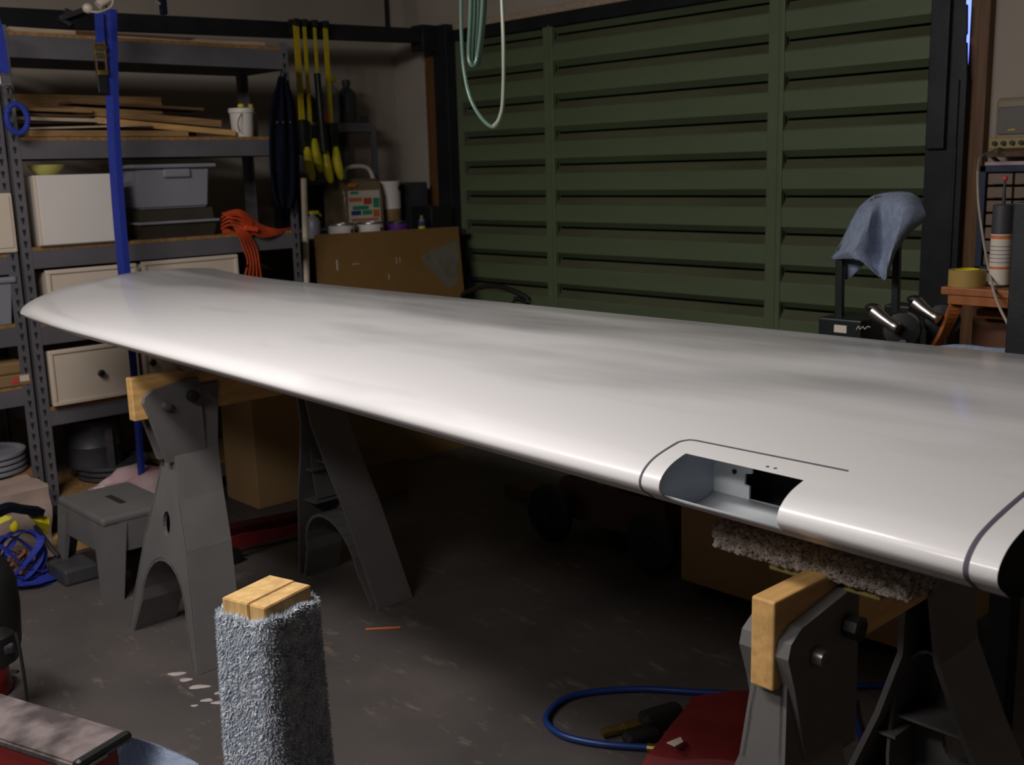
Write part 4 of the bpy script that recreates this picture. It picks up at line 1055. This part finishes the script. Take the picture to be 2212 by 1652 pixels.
# red body with scuffed steel plate, lower left
zt_ = .46
R_ = lambda px, py, z=zt_: at(px, py, 'z', z)
rt_ = thing('steel_topped_vise', 'red machine with scuffed steel top plate in the lower left corner', 'machine', (-1.95, .58, 0))
a0, a1, a2 = R_(45, 1508), R_(276, 1577), R_(176, 1655)
ex_ = (a1 - a0).normalized(); b0 = a2 - a1; b0 = b0 - ex_ * b0.dot(ex_)
F0 = a1 - ex_ * .62; 
Pl = [F0, a1, a1 + b0, F0 + b0]
b = MB(); V = [b.b.verts.new(p) for p in Pl] + [b.b.verts.new(p - Vector((0, 0, .016))) for p in Pl]
for f in ((0, 1, 2, 3), (7, 6, 5, 4), (0, 4, 5, 1), (1, 5, 6, 2), (2, 6, 7, 3), (3, 7, 4, 0)): b.b.faces.new([V[i] for i in f])
bmesh.ops.bevel(b.b, geom=list(b.b.edges), offset=.004, segments=2, affect='EDGES')
b.build('steel_plate', m_scuff, rt_)
MB().obox(a1 - Vector((0, 0, .006)) + ex_ * .004, a1 + b0 - Vector((0, 0, .006)) + ex_ * .004, .020, .020, bev=.009).build('end_cap', m_black, rt_)
MB().obox(a1 + b0 * .5 + ex_ * .0125 + Vector((0, 0, -.012)), a1 + b0 * 1.0 + ex_ * .0125 + Vector((0, 0, -.012)), .004, .006).build('bright_edge', m_chrome, rt_)
b = MB(); Pr = [F0 + b0 * .08, a1 + b0 * .08 - ex_ * .02, a1 + b0 * .97 - ex_ * .02, F0 + b0 * .97]
V = [b.b.verts.new(p - Vector((0, 0, .016))) for p in Pr] + [b.b.verts.new(Vector((p.x, p.y, zt_ - .15))) for p in Pr]
for f in ((0, 1, 2, 3), (7, 6, 5, 4), (0, 4, 5, 1), (1, 5, 6, 2), (2, 6, 7, 3), (3, 7, 4, 0)): b.b.faces.new([V[i] for i in f])
b.build('red_body', m_red, rt_)
mid = (Pr[0] + Pr[2]) / 2
for p in (Pr[0] * .8 + Pr[2] * .2, Pr[1] * .8 + Pr[3] * .2, Pr[2] * .8 + Pr[0] * .2, Pr[3] * .8 + Pr[1] * .2):
    MB().cyl((p.x, p.y, 0), (p.x, p.y, zt_ - .15), .012, 10).build('leg', m_redd, rt_)
# blue grey rag beyond it
ctrl = []
for i in range(6):
    row = []
    for j in range(7):
        u, v = j / 6, i / 5
        px_ = 190 + 240 * u; py_2 = 1575 + 20 * u + 170 * v + 55 * u * u
        zz = .37 + .045 * math.sin(u * 7 + v * 2) * (1 - .3 * v) - .10 * u * u - .03 * v
        row.append(at(px_, py_2, 'z', zz))
    ctrl.append(row)
sheetobj('towel', ctrl, m_rag, .004, 4); tag(bpy.data.objects['towel'], 'crumpled blue-grey towel beside the scuffed steel plate', 'towel')
o = MB().box((-1.95, .55, 0), (-1.40, .95, .28), .01); o = o.build('carton', m_cardd); tag(o, 'low carton on the floor holding up the crumpled towel', 'carton')
bpy.data.objects.remove(o)
hp = at(300, 1640, 'z', .28)
t = thing('plastic_stool', 'small dark stand carrying the crumpled towel', 'stand', (hp.x, hp.y, 0))
MB().lathe([(.09, 0), (.09, .015), (.02, .02), (.02, .24), (.075, .25), (.075, .262)], (hp.x, hp.y, 0), n=20).build('stand', m_dgrey, t, smooth=True)

# paint drips and small things on the floor
for i, (px_, py_2, rx_, ry_) in enumerate(((382, 1455, .026, .010), (401, 1468, .018, .010), (430, 1483, .030, .011), (470, 1497, .009, .007), (447, 1512, .017, .008), (474, 1517, .022, .009), (420, 1524, .010, .005), (236, 1270, .014, .006))):
    p = at(px_, py_2, 'z', 0); b = MB()
    ring = []
    for k in range(14):
        a_ = 2 * PI * k / 14; s_ = 1 + .15 * math.sin(3 * a_ + i)
        d = Vector((math.cos(.9) * math.cos(a_) * rx_ - math.sin(.9) * math.sin(a_) * ry_, math.sin(.9) * math.cos(a_) * rx_ + math.cos(.9) * math.sin(a_) * ry_, 0)) * s_
        ring.append(p + d)
    V0 = [b.b.verts.new(q_) for q_ in ring]; V1 = [b.b.verts.new(p + (q_ - p) * .85 + Vector((0, 0, .0012))) for q_ in ring]
    for k in range(14): b.b.faces.new((V0[k], V0[(k + 1) % 14], V1[(k + 1) % 14], V1[k]))
    b.b.faces.new(V1)
    fo = bpy.data.objects['floor']
    b.build('paint_spot', m_paint, fo)
p0, p1 = at(790, 1359, 'z', .004), at(866, 1355, 'z', .004)
pc = thing('pencil', 'orange carpenter pencil lying on the dark floor', 'pencil', p0)
MB().cyl(p0, p0 + (p1 - p0) * .93, .004, 6).build('barrel', m_lor, pc); MB().cyl(p0 + (p1 - p0) * .93, p1, .004, 6, r2=.0006).build('tip', m_pine, pc)

# ------------------------------------------------------------------ in the shade under the wing
bx = thing('cardboard_box', 'tall brown cardboard box behind the far sawhorse', 'box', (-4.1, 2.35, 0))
MB().box((-4.25, 2.20, 0), (-3.98, 2.48, .66), .004).build('body', m_cardl, bx)
MB().obox((-4.245, 2.34, .661), (-3.985, 2.34, .661), .14, .004).build('flap', m_cardd, bx)
jk = thing('trolley_jack', 'low red trolley jack on the floor under the wing', 'jack', (-3.55, 2.0, 0))
for dx in (-.06, .06): MB().prism([(1.76, .045), (2.26, .035), (2.26, .065), (2.02, .078), (1.86, .095), (1.76, .09)], 'x', -3.56 + dx - .006, -3.56 + dx + .006).build('side_plate', m_redj, jk)
MB().obox((-3.56, 1.82, .10), (-3.56, 2.20, .075), .06, .04, bev=.006).build('lifting_arm', m_redd, jk)
MB().lathe([(.04, 0), (.05, .01), (.05, .018)], (-3.56, 2.19, .095), n=20).build('saddle', m_black, jk)
MB().cyl((-3.56, 1.80, .11), (-3.62, 1.66, .24), .016, 12).build('handle_socket', m_redd, jk)
for yy in (1.80, 2.24):
    for dx in (-.085, .085): MB().cyl((-3.56 + dx - .014, yy, .032), (-3.56 + dx + .014, yy, .032), .032, 18).build('wheel', m_black, jk)
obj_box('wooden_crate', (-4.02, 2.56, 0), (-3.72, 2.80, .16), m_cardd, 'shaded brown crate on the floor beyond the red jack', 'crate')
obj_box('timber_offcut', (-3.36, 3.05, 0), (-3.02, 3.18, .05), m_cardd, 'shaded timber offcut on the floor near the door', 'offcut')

mw = thing('lawn_mower', 'red lawn mower with black handle parked at the green door', 'mower', (-2.45, 3.05, 0))
taper(MB(), -2.86, -2.26, 2.80, 3.28, .23, .10, .05).build('deck', m_redd, mw)
MB().lathe([(.13, 0), (.14, .02), (.14, .10), (.10, .15), (.04, .16)], (-2.50, 3.04, .23), n=24).build('engine', m_black, mw, smooth=True)
for xx in (-2.80, -2.30):
    for yy in (2.77, 3.31):
        wo = MB().lathe([(.045, 0), (.10, .004), (.11, .015), (.11, .035), (.10, .046), (.045, .05)], (xx, yy - .025, .11), (0, 1, 0), 24).build('wheel', m_black, mw, smooth=True)
        MB().cyl((xx, yy - .03, .11), (xx, yy + .03, .11), .03, 12).build('hub', m_black, wo)
hl = [Vector((-2.75, 2.90, .20)), Vector((-3.45, 3.22, .77)), at(1145, 652, 'y', 3.25), at(1105, 627, 'y', 3.25), at(1060, 617, 'y', 3.3), at(1020, 626, 'y', 3.4), at(1000, 645, 'y', 3.45), Vector((-3.85, 3.40, .66)), Vector((-2.80, 3.25, .20))]
MB().tube(spline(hl, 6), .0125, 10).build('handle', m_black, mw, smooth=True)
MB().tube(spline([Vector((-2.58, 2.90, .36)), Vector((-2.60, 2.86, .33)), Vector((-2.62, 2.86, .24))], 5), .012, 8).build('yellow_cable', m_yellow, mw, smooth=True)

cb = thing('cabinet', 'brown board cabinet on small casters under the wing root', 'cabinet', (-1.75, 2.9, 0))
MB().box((-2.12, 2.70, .045), (-1.28, 3.15, .80), .004).build('body', m_cardl, cb)
for xx in (-2.06, -1.38):
    for yy in (2.76, 3.08): MB().cyl((xx - .012, yy, .024), (xx + .012, yy, .024), .024, 14).build('caster', m_dgrey, cb)

# blue air hose with brass fitting, red bag under the near sawhorse
H_ = lambda px, py: at(px, py, 'z', .012)
hp_ = [H_(1400, 1614), H_(1290, 1605), H_(1210, 1585), H_(1180, 1548), H_(1235, 1503), H_(1365, 1488), H_(1500, 1494), H_(1600, 1500), H_(1660, 1512), H_(1760, 1495), H_(1890, 1480), H_(1960, 1500), H_(1940, 1560), H_(1880, 1620), H_(1850, 1560), H_(1840, 1510)]
ho = thing('air_hose', 'blue air hose looped on the floor under the wing root', 'hose', H_(1400, 1560))
MB().tube(spline(hp_, 8), .0085, 10).build('hose', m_hose, ho, smooth=True)
MB().cyl(H_(1398, 1614), H_(1425, 1617), .011, 10).build('coupling', m_brass, ho)
sg = thing('spray_gun', 'dark air tool with a yellow brass fitting inside the hose loop', 'air tool', at(1360, 1575, 'z', 0))
p0, p1 = at(1300, 1582, 'z', .02), at(1345, 1572, 'z', .02)
MB().cyl(p0, p1, .011, 10).build('fitting', m_brass, sg); MB().cyl(p1, at(1385, 1562, 'z', .02), .014, 10).build('fitting', m_brass, sg)
MB().obox(at(1385, 1562, 'z', .03), at(1470, 1535, 'z', .035), .05, .05, bev=.015).build('body', m_black, sg)
MB().obox(at(1350, 1600, 'z', .02), at(1420, 1580, 'z', .02), .04, .03, bev=.01).build('grip', m_black, sg)
rb = thing('tool_bag', 'red bag with a white mark lying under the near sawhorse', 'bag', (-1.36, 1.85, 0))
c4 = [at(1340, 1680, 'z', .05), at(1490, 1520, 'z', .05), at(1650, 1490, 'z', .05), at(1670, 1720, 'z', .05)]
b = MB(); G = []
for i in range(9):
    row = []
    for j in range(9):
        u, v = j / 8, i / 8
        p = (c4[0] * (1 - u) + c4[1] * u) * (1 - v) + (c4[3] * (1 - u) + c4[2] * u) * v
        e = min(u, 1 - u, v, 1 - v); p = p.copy(); p.z = .10 * min(1, (e * 6) ** .5) + .012 * noise.noise(p * 9)
        if e == 0: p.z = 0.0
        row.append(p)
    G.append(row)
b.grid(G).build('body', m_redj, rb, smooth=True)
b = MB(); pm = [at(1440, 1604, 'z', .113), at(1470, 1592, 'z', .113), at(1476, 1602, 'z', .113), at(1458, 1612, 'z', .113)]
b.b.faces.new([b.b.verts.new(p) for p in pm]); b.build('white_mark', m_label, rb, solid=.002)

# ------------------------------------------------------------------ right side, behind the wing
wb2 = thing('worktop', 'dark worktop on the cabinet, behind the wing root, carrying tools', 'worktop', (-1.3, 2.85, 0))
MB().box((-1.90, 2.42, .801), (-.75, 3.10, .84), .004).build('bench_top', m_bench, wb2)
for yy in (2.46, 3.02): MB().box((-.80, yy, 0), (-.75, yy + .05, .80), .003).build('leg', m_bench, wb2)
ZT = .84
yk = 2.75
K = lambda px, py, y=yk: at(px, py, 'y', y)
mt = thing('tool_stand', 'black tool stand with upright frame and white sticker under the cloth', 'tool stand', (K(1850, 700).x, yk, ZT))
l0 = K(1797, 690); r0 = K(1838, 690)
MB().obox(Vector((K(1815, 700).x, yk, ZT)), Vector((K(1815, 545).x, yk, K(1815, 545).z)), .018, .022, up=(1, 0, 0), bev=.003).build('upright', m_dgreen, mt)
MB().obox(Vector((K(1916, 690).x, yk + .05, ZT)), Vector((K(1920, 480).x, yk + .05, K(1920, 480).z)), .018, .020, up=(1, 0, 0), bev=.003).build('upright', m_dgreen, mt)
MB().obox(K(1815, 545), K(1890, 432, yk + .03), .02, .02, bev=.003).obox(K(1890, 432, yk + .03), K(1975, 432, yk + .05), .02, .02, bev=.003).build('top_bar', m_dgreen, mt)
ba, bb_ = K(1788, 690), K(1880, 690)
MB().box((ba.x, yk - .05, ZT), (bb_.x, yk + .08, K(1830, 684).z), .005).build('base_housing', m_dgreen, mt)
MB().box((K(1803, 702, yk - .05).x, yk - .053, K(1815, 718, yk - .05).z), (K(1830, 702, yk - .05).x, yk - .0495, K(1815, 702, yk - .05).z)).build('white_sticker', m_label, mt)
MB().tube(spline([K(1850, 712, yk - .052), K(1855, 704, yk - .052), K(1858, 711, yk - .052), K(1864, 705, yk - .052), K(1868, 711, yk - .052), K(1874, 705, yk - .052), K(1880, 707, yk - .052)], 4), .0012, 5).build('white_script', m_label, mt)
# cloth over the stand
def CL(px, py, dy): return at(px, py, 'y', yk + dy)
ctrl = [[CL(1858, 446, .06), CL(1885, 424, .05), CL(1925, 415, .05), CL(1968, 416, .05), CL(1990, 432, .06)],
        [CL(1843, 470, .01), CL(1878, 455, -.03), CL(1908, 445, .0), CL(1955, 440, -.02), CL(1998, 452, .03)],
        [CL(1826, 505, .0), CL(1866, 495, -.055), CL(1904, 500, .0), CL(1948, 480, -.045), CL(2002, 470, .03)],
        [CL(1808, 540, .01), CL(1853, 530, -.065), CL(1904, 550, .01), CL(1935, 520, -.05), CL(1968, 500, .01)],
        [CL(1797, 556, .0), CL(1840, 545, -.06), CL(1898, 590, -.02), CL(1922, 562, -.05), CL(1940, 535, .01)],
        [CL(1798, 560, .0), CL(1858, 562, -.055), CL(1907, 603, -.02), CL(1916, 598, -.03), CL(1930, 552, .01)]]
cl = thing('cloth', 'blue-grey cloth draped over the black tool stand', 'cloth', (K(1900, 500).x, yk, 1.1))
sheetobj('front_drape', ctrl, m_rag, .004, 5, cl)
ctrl = [[CL(1840, 500, .03), CL(1862, 505, .03), CL(1890, 510, .035)], [CL(1822, 560, .035), CL(1848, 560, .025), CL(1878, 558, .035)], [CL(1817, 590, .035), CL(1836, 596, .03), CL(1866, 570, .035)], [CL(1818, 600, .035), CL(1828, 602, .03), CL(1860, 578, .035)]]
sheetobj('back_flap', ctrl, m_rag, .004, 4, cl)
# two black castor-like tools with chrome arms
def chrome_tool(label, px, py, y, s=1.0):
    t = thing('grinder', label, 'tool', (K(px, py, y).x, y, ZT), group='black tools with chrome arms')
    c_ = K(px, py, y)
    MB().lathe([(.02, -.03), (.045 * s, -.025), (.05 * s, 0), (.045 * s, .025), (.02, .03)], c_, (.5, -1, .1), 20).build('body', m_black, t, smooth=True)
    MB().box((c_.x - .03, y - .03, ZT), (c_.x + .03, y + .05, c_.z - .02), .006).build('foot', m_black, t)
    a_ = K(px - 62 * s, py - 38 * s, y - .05); d_ = K(px - 8 * s, py - 2 * s, y - .06)
    MB().tube(spline([a_ + Vector((0, 0, .004)), a_ * .6 + d_ * .4, d_], 6), [.014, .020, .020, .020, .019, .018, .017, .016, .015, .015, .016, .016, .013], 12).build('chrome_arm', m_chrome, t, smooth=True)
    MB().blob(K(px - 62 * s, py - 48 * s, y - .03), (.022, .018, .012)).build('arm_guard', m_black, t, smooth=True)
    return t
chrome_tool('black tool with chrome arm just right of the sticker', 1948, 712, 2.66)
chrome_tool('second black tool with chrome arm, farther right', 2035, 692, 2.78, .95)
obj_box('dark_case', (K(1920, 660, 2.95).x, 2.92, ZT), (K(1975, 660, 2.95).x, 3.0, K(1950, 657, 2.95).z), m_dgreen, 'dark case behind the chrome-armed tools', 'case', .006)
# orange pine trestle with tape, cartridge
ts = thing('wooden_trestle', 'small orange pine step with sloping side behind the wing root', 'step', (-1.22, 2.80, ZT))
T_ = lambda px, py, y=2.80: at(px, py, 'y', y)
MB().box((T_(2062, 622).x, 2.72, T_(2100, 622).z - .012), (T_(2200, 622).x + .03, 2.90, T_(2100, 615).z), .003).build('top_board', m_trestle, ts)
MB().box((T_(2075, 640).x, 2.725, T_(2100, 652).z), (T_(2200, 640).x + .03, 2.737, T_(2100, 632).z), .002).build('apron', m_trestle, ts)
MB().box((T_(2078, 640).x, 2.87, ZT), (T_(2200, 640).x + .03, 2.885, T_(2100, 622).z - .012), .002).build('back_panel', m_trd, ts)
MB().tube(spline([T_(2068, 625, 2.76), T_(2066, 650, 2.755), T_(2052, 690, 2.75), T_(2024, 745, 2.74), Vector((T_(1998, 780).x, 2.74, ZT))], 5), .01, flat=(.016, .0055)).build('side_leg', m_trestle, ts)
MB().obox(T_(2112, 676, 2.84), T_(2215, 684, 2.84), .02, .022, bev=.002).build('rung', m_trestle, ts)
MB().box((T_(2200, 640).x + .02, 2.73, ZT), (T_(2200, 640).x + .045, 2.88, T_(2100, 622).z - .012), .002).build('side_leg', m_trestle, ts)
ztp = T_(2100, 615).z
tr_c = Vector((T_(2089, 605, 2.77).x, 2.77, ztp))
tpm = thing('masking_tape', 'roll of tan masking tape with yellow core on the pine step', 'tape', tr_c)
MB().lathe([(.030, 0), (.046, 0), (.046, .042), (.030, .042)], tr_c, n=32, cap=False).build('tape', m_tape, tpm, smooth=True)
MB().lathe([(.0285, .001), (.0298, .001), (.0298, .044), (.0285, .044), (.0285, .001)], tr_c, n=32, cap=False).build('core', m_yglow, tpm, smooth=True)
cg_ = Vector((T_(2158, 605, 2.80).x, 2.80, ztp))
cg = thing('cartridge', 'grey sealant cartridge with white label standing on the pine step', 'cartridge', cg_)
MB().lathe([(.023, 0), (.025, .002), (.025, .205), (.022, .208)], cg_, n=24).build('body', m_dgrey, cg, smooth=True)
lb = MB().lathe([(.0254, 0), (.0254, .128)], cg_ + Vector((0, 0, .006)), n=24, cap=False).build('label', m_label, cg, smooth=True)
MB().lathe([(.0257, 0), (.0257, .009)], cg_ + Vector((0, 0, .122)), n=24, cap=False).build('label_band', m_lor, lb); MB().lathe([(.0257, 0), (.0257, .006)], cg_ + Vector((0, 0, .046)), n=24, cap=False).build('label_band', m_lor, lb)
for k in range(5): MB().lathe([(.0256, 0), (.0256, .0025)], cg_ + Vector((0, 0, .062 + k * .010)), n=24, cap=False).build('text_line', m_tub, lb)
MB().lathe([(.004, 0), (.005, .005), (.003, .06)], cg_ + Vector((.0, 0, .208)), n=10).build('nozzle', m_dgrey, cg, smooth=True)
MB().blob(cg_ + Vector((0, 0, .272)), (.007, .007, .007)).build('red_tip', m_lred, cg, smooth=True)
# parts cabinet with blue frame
by = 3.72
Bn = lambda px, py, y=by: at(px, py, 'y', y)
x0_, x1_ = Bn(2117, 400).x, Bn(2117, 400).x + .40; zt1, zt0 = Bn(2117, 358).z, Bn(2117, 358).z - .36
pb = thing('parts_cabinet', 'blue-framed parts cabinet with rows of smoky drawers on the wall', 'cabinet', (x0_ + .17, by, zt0))
b = MB(); fw = .022
b.box((x0_, by - .01, zt0), (x0_ + fw, YB, zt1), .002); b.box((x1_ - fw, by - .01, zt0), (x1_, YB, zt1), .002); b.box((x0_, by - .01, zt1 - fw), (x1_, YB, zt1), .002); b.box((x0_, by - .01, zt0), (x1_, YB, zt0 + fw), .002); b.box((x0_, YB - .02, zt0), (x1_, YB - .005, zt1)); b.build('frame', m_bframe, pb)
cw = (x1_ - x0_ - 2 * fw) / 4; ch = (zt1 - zt0 - 2 * fw) / 7
for i in range(7):
    for j in range(4):
        xa = x0_ + fw + j * cw; za = zt1 - fw - (i + 1) * ch
        d_ = MB().box((xa + .003, by, za + .003), (xa + cw - .003, YB - .03, za + ch - .004), .003).build('drawer', m_bin, pb)
        MB().box((xa + cw * .3, by - .008, za + .006), (xa + cw * .7, by + .001, za + .011), .001).build('pull', m_bin, d_)
# shelf bracket and radio
yr = 3.86
Rr = lambda px, py, y=yr: at(px, py, 'y', y)
wsf = thing('wall_shelf', 'dark narrow wall shelf under the beige radio', 'shelf', (Rr(2170, 335).x, yr, Rr(2170, 335).z))
zw = Rr(2150, 327).z
MB().box((Rr(2138, 330).x, yr - .03, zw - .02), (Rr(2138, 330).x + .35, YB, zw), .002).build('shelf_plate', m_plankd, wsf)
MB().obox((Rr(2150, 340).x, yr - .02, zw - .02), (Rr(2150, 340).x + .01, YB - .01, zw - .075), .012, .008).build('bracket', m_dsteel, wsf)
obj_box('papers', (Rr(2160, 350).x, yr - .12, zt1 + .0), (Rr(2160, 350).x + .2, yr + .02, zt1 + .012), m_bag, 'pale pinkish papers lying on the parts cabinet', 'papers', .001)
rd = thing('radio', 'beige plastic radio box with yellowed strip of knobs on the wall', 'radio', (Rr(2180, 300).x, yr, zw))
x0_, x1_ = Rr(2148, 270).x, Rr(2148, 270).x + .20; z1_ = Rr(2148, 213).z
MB().box((x0_, yr, zw), (x1_, YB - .02, z1_), .012).build('case', m_radio, rd)
MB().box((x0_ + .012, yr - .006, zw + .055), (x1_ - .012, yr + .004, z1_ - .03), .006).build('grille', m_radiog, rd)
MB().box((x0_ - .012, yr - .012, zw + .008), (x1_, yr + .004, zw + .046), .004).build('control_strip', m_ybeige, rd)
for k in range(5): MB().cyl((x0_ + .012 + k * .030, yr - .024, zw + .027), (x0_ + .012 + k * .030, yr - .010, zw + .027), .008, 12).build('knob', m_dgreen, rd)
MB().box((x0_ + .05, yr - .008, zw + .068), (x0_ + .075, yr - .005, zw + .074)).build('badge', m_yellow, rd)
# dark upright at the right edge, pale cable, cloth
up_ = Bn(2200, 600, 2.30)
o = MB().box((at(2186, 600, 'y', 2.3).x, 2.285, 0), (at(2186, 600, 'y', 2.3).x + .05, 2.335, 1.30), .003).build('steel_upright', m_dsteel); tag(o, 'dark square upright at the right picture edge behind the wing', 'upright')
b = MB(); b.tube(spline([at(2112, 372, 'y', 3.0), at(2114, 440, 'y', 3.0), at(2128, 540, 'y', 2.9), at(2150, 640, 'y', 2.68), at(2184, 712, 'y', 2.6), at(2200, 740, 'y', 2.6), Vector((at(2200, 780, 'y', 2.6).x, 2.6, ZT + .004))], 6), .0035, 8)
b.tube(spline([at(2112, 372, 'y', 3.0), at(2118, 340, 'y', 3.3), at(2135, 330, 'y', 3.7), Vector((Rr(2160, 340).x, 3.9, zw + .02))], 6), .0035, 8)
tag(b.build('cable', m_cable, smooth=True), 'thin pale cable hanging in front of the pine step', 'cable')
ctrl = []
for i in range(4):
    ctrl.append([at(2025 + j * 38, 748 - 4 * math.sin(j * 1.3) + i * 16, 'y', 2.58 + .03 * math.cos(j) - i * .015) for j in range(6)])
sheetobj('rag', ctrl, m_rag, .004, 4); rg = [o for o in bpy.data.objects if o.name.startswith('rag')][-1]
tag(rg, 'blue-grey rag lying on the bench just behind the wing root', 'rag')

# hanging coil of clear green hose, top centre
hx_ = 2.0
G_ = lambda px, py, y=hx_: at(px, py, 'y', y)
hc = thing('clear_hose', 'coil of clear green hose hanging from above at top centre', 'hose', G_(1045, 0))
b = MB()
b.tube(spline([G_(998, -120), G_(996, 0), G_(997, 80), G_(1002, 150), G_(1015, 210), G_(1040, 255), G_(1066, 274), G_(1082, 252), G_(1088, 200), G_(1087, 100), G_(1084, 0), G_(1080, -120)], 7), .0052, 10)
for k in range(3): b.tube(spline([G_(1018 + k * 7, -110, 2.0 + k * .012), G_(1016 + k * 8, 20, 2.0 + k * .012), G_(1012 + k * 7, 110, 2.0 + k * .012), G_(1016 + k * 5, 138, 2.0 + k * .012), G_(1026 + k * 4, 138, 2.012 + k * .012), G_(1034 + k * 3, 100, 2.02 + k * .012), G_(1042 + k * 3, 10, 2.02 + k * .012), G_(1044 + k * 3, -110, 2.02 + k * .012)], 6), .0052, 10)
b.build('hose_loops', m_ghose, hc, smooth=True)
MB().tube(spline([G_(1066, 272, 1.995), G_(1078, 256, 1.995), G_(1086, 215, 1.995), G_(1087.5, 100, 1.995), G_(1084, 0, 1.995), G_(1080, -120, 1.995)], 7), .0048, 8).build('white_inner_tube', m_gtube, hc, smooth=True)
MB().cyl(G_(1045, -118) + Vector((0, 0, 0)), Vector((G_(1045, -118).x, hx_, ZC)), .006, 8).build('ceiling_hook', m_dsteel, hc)
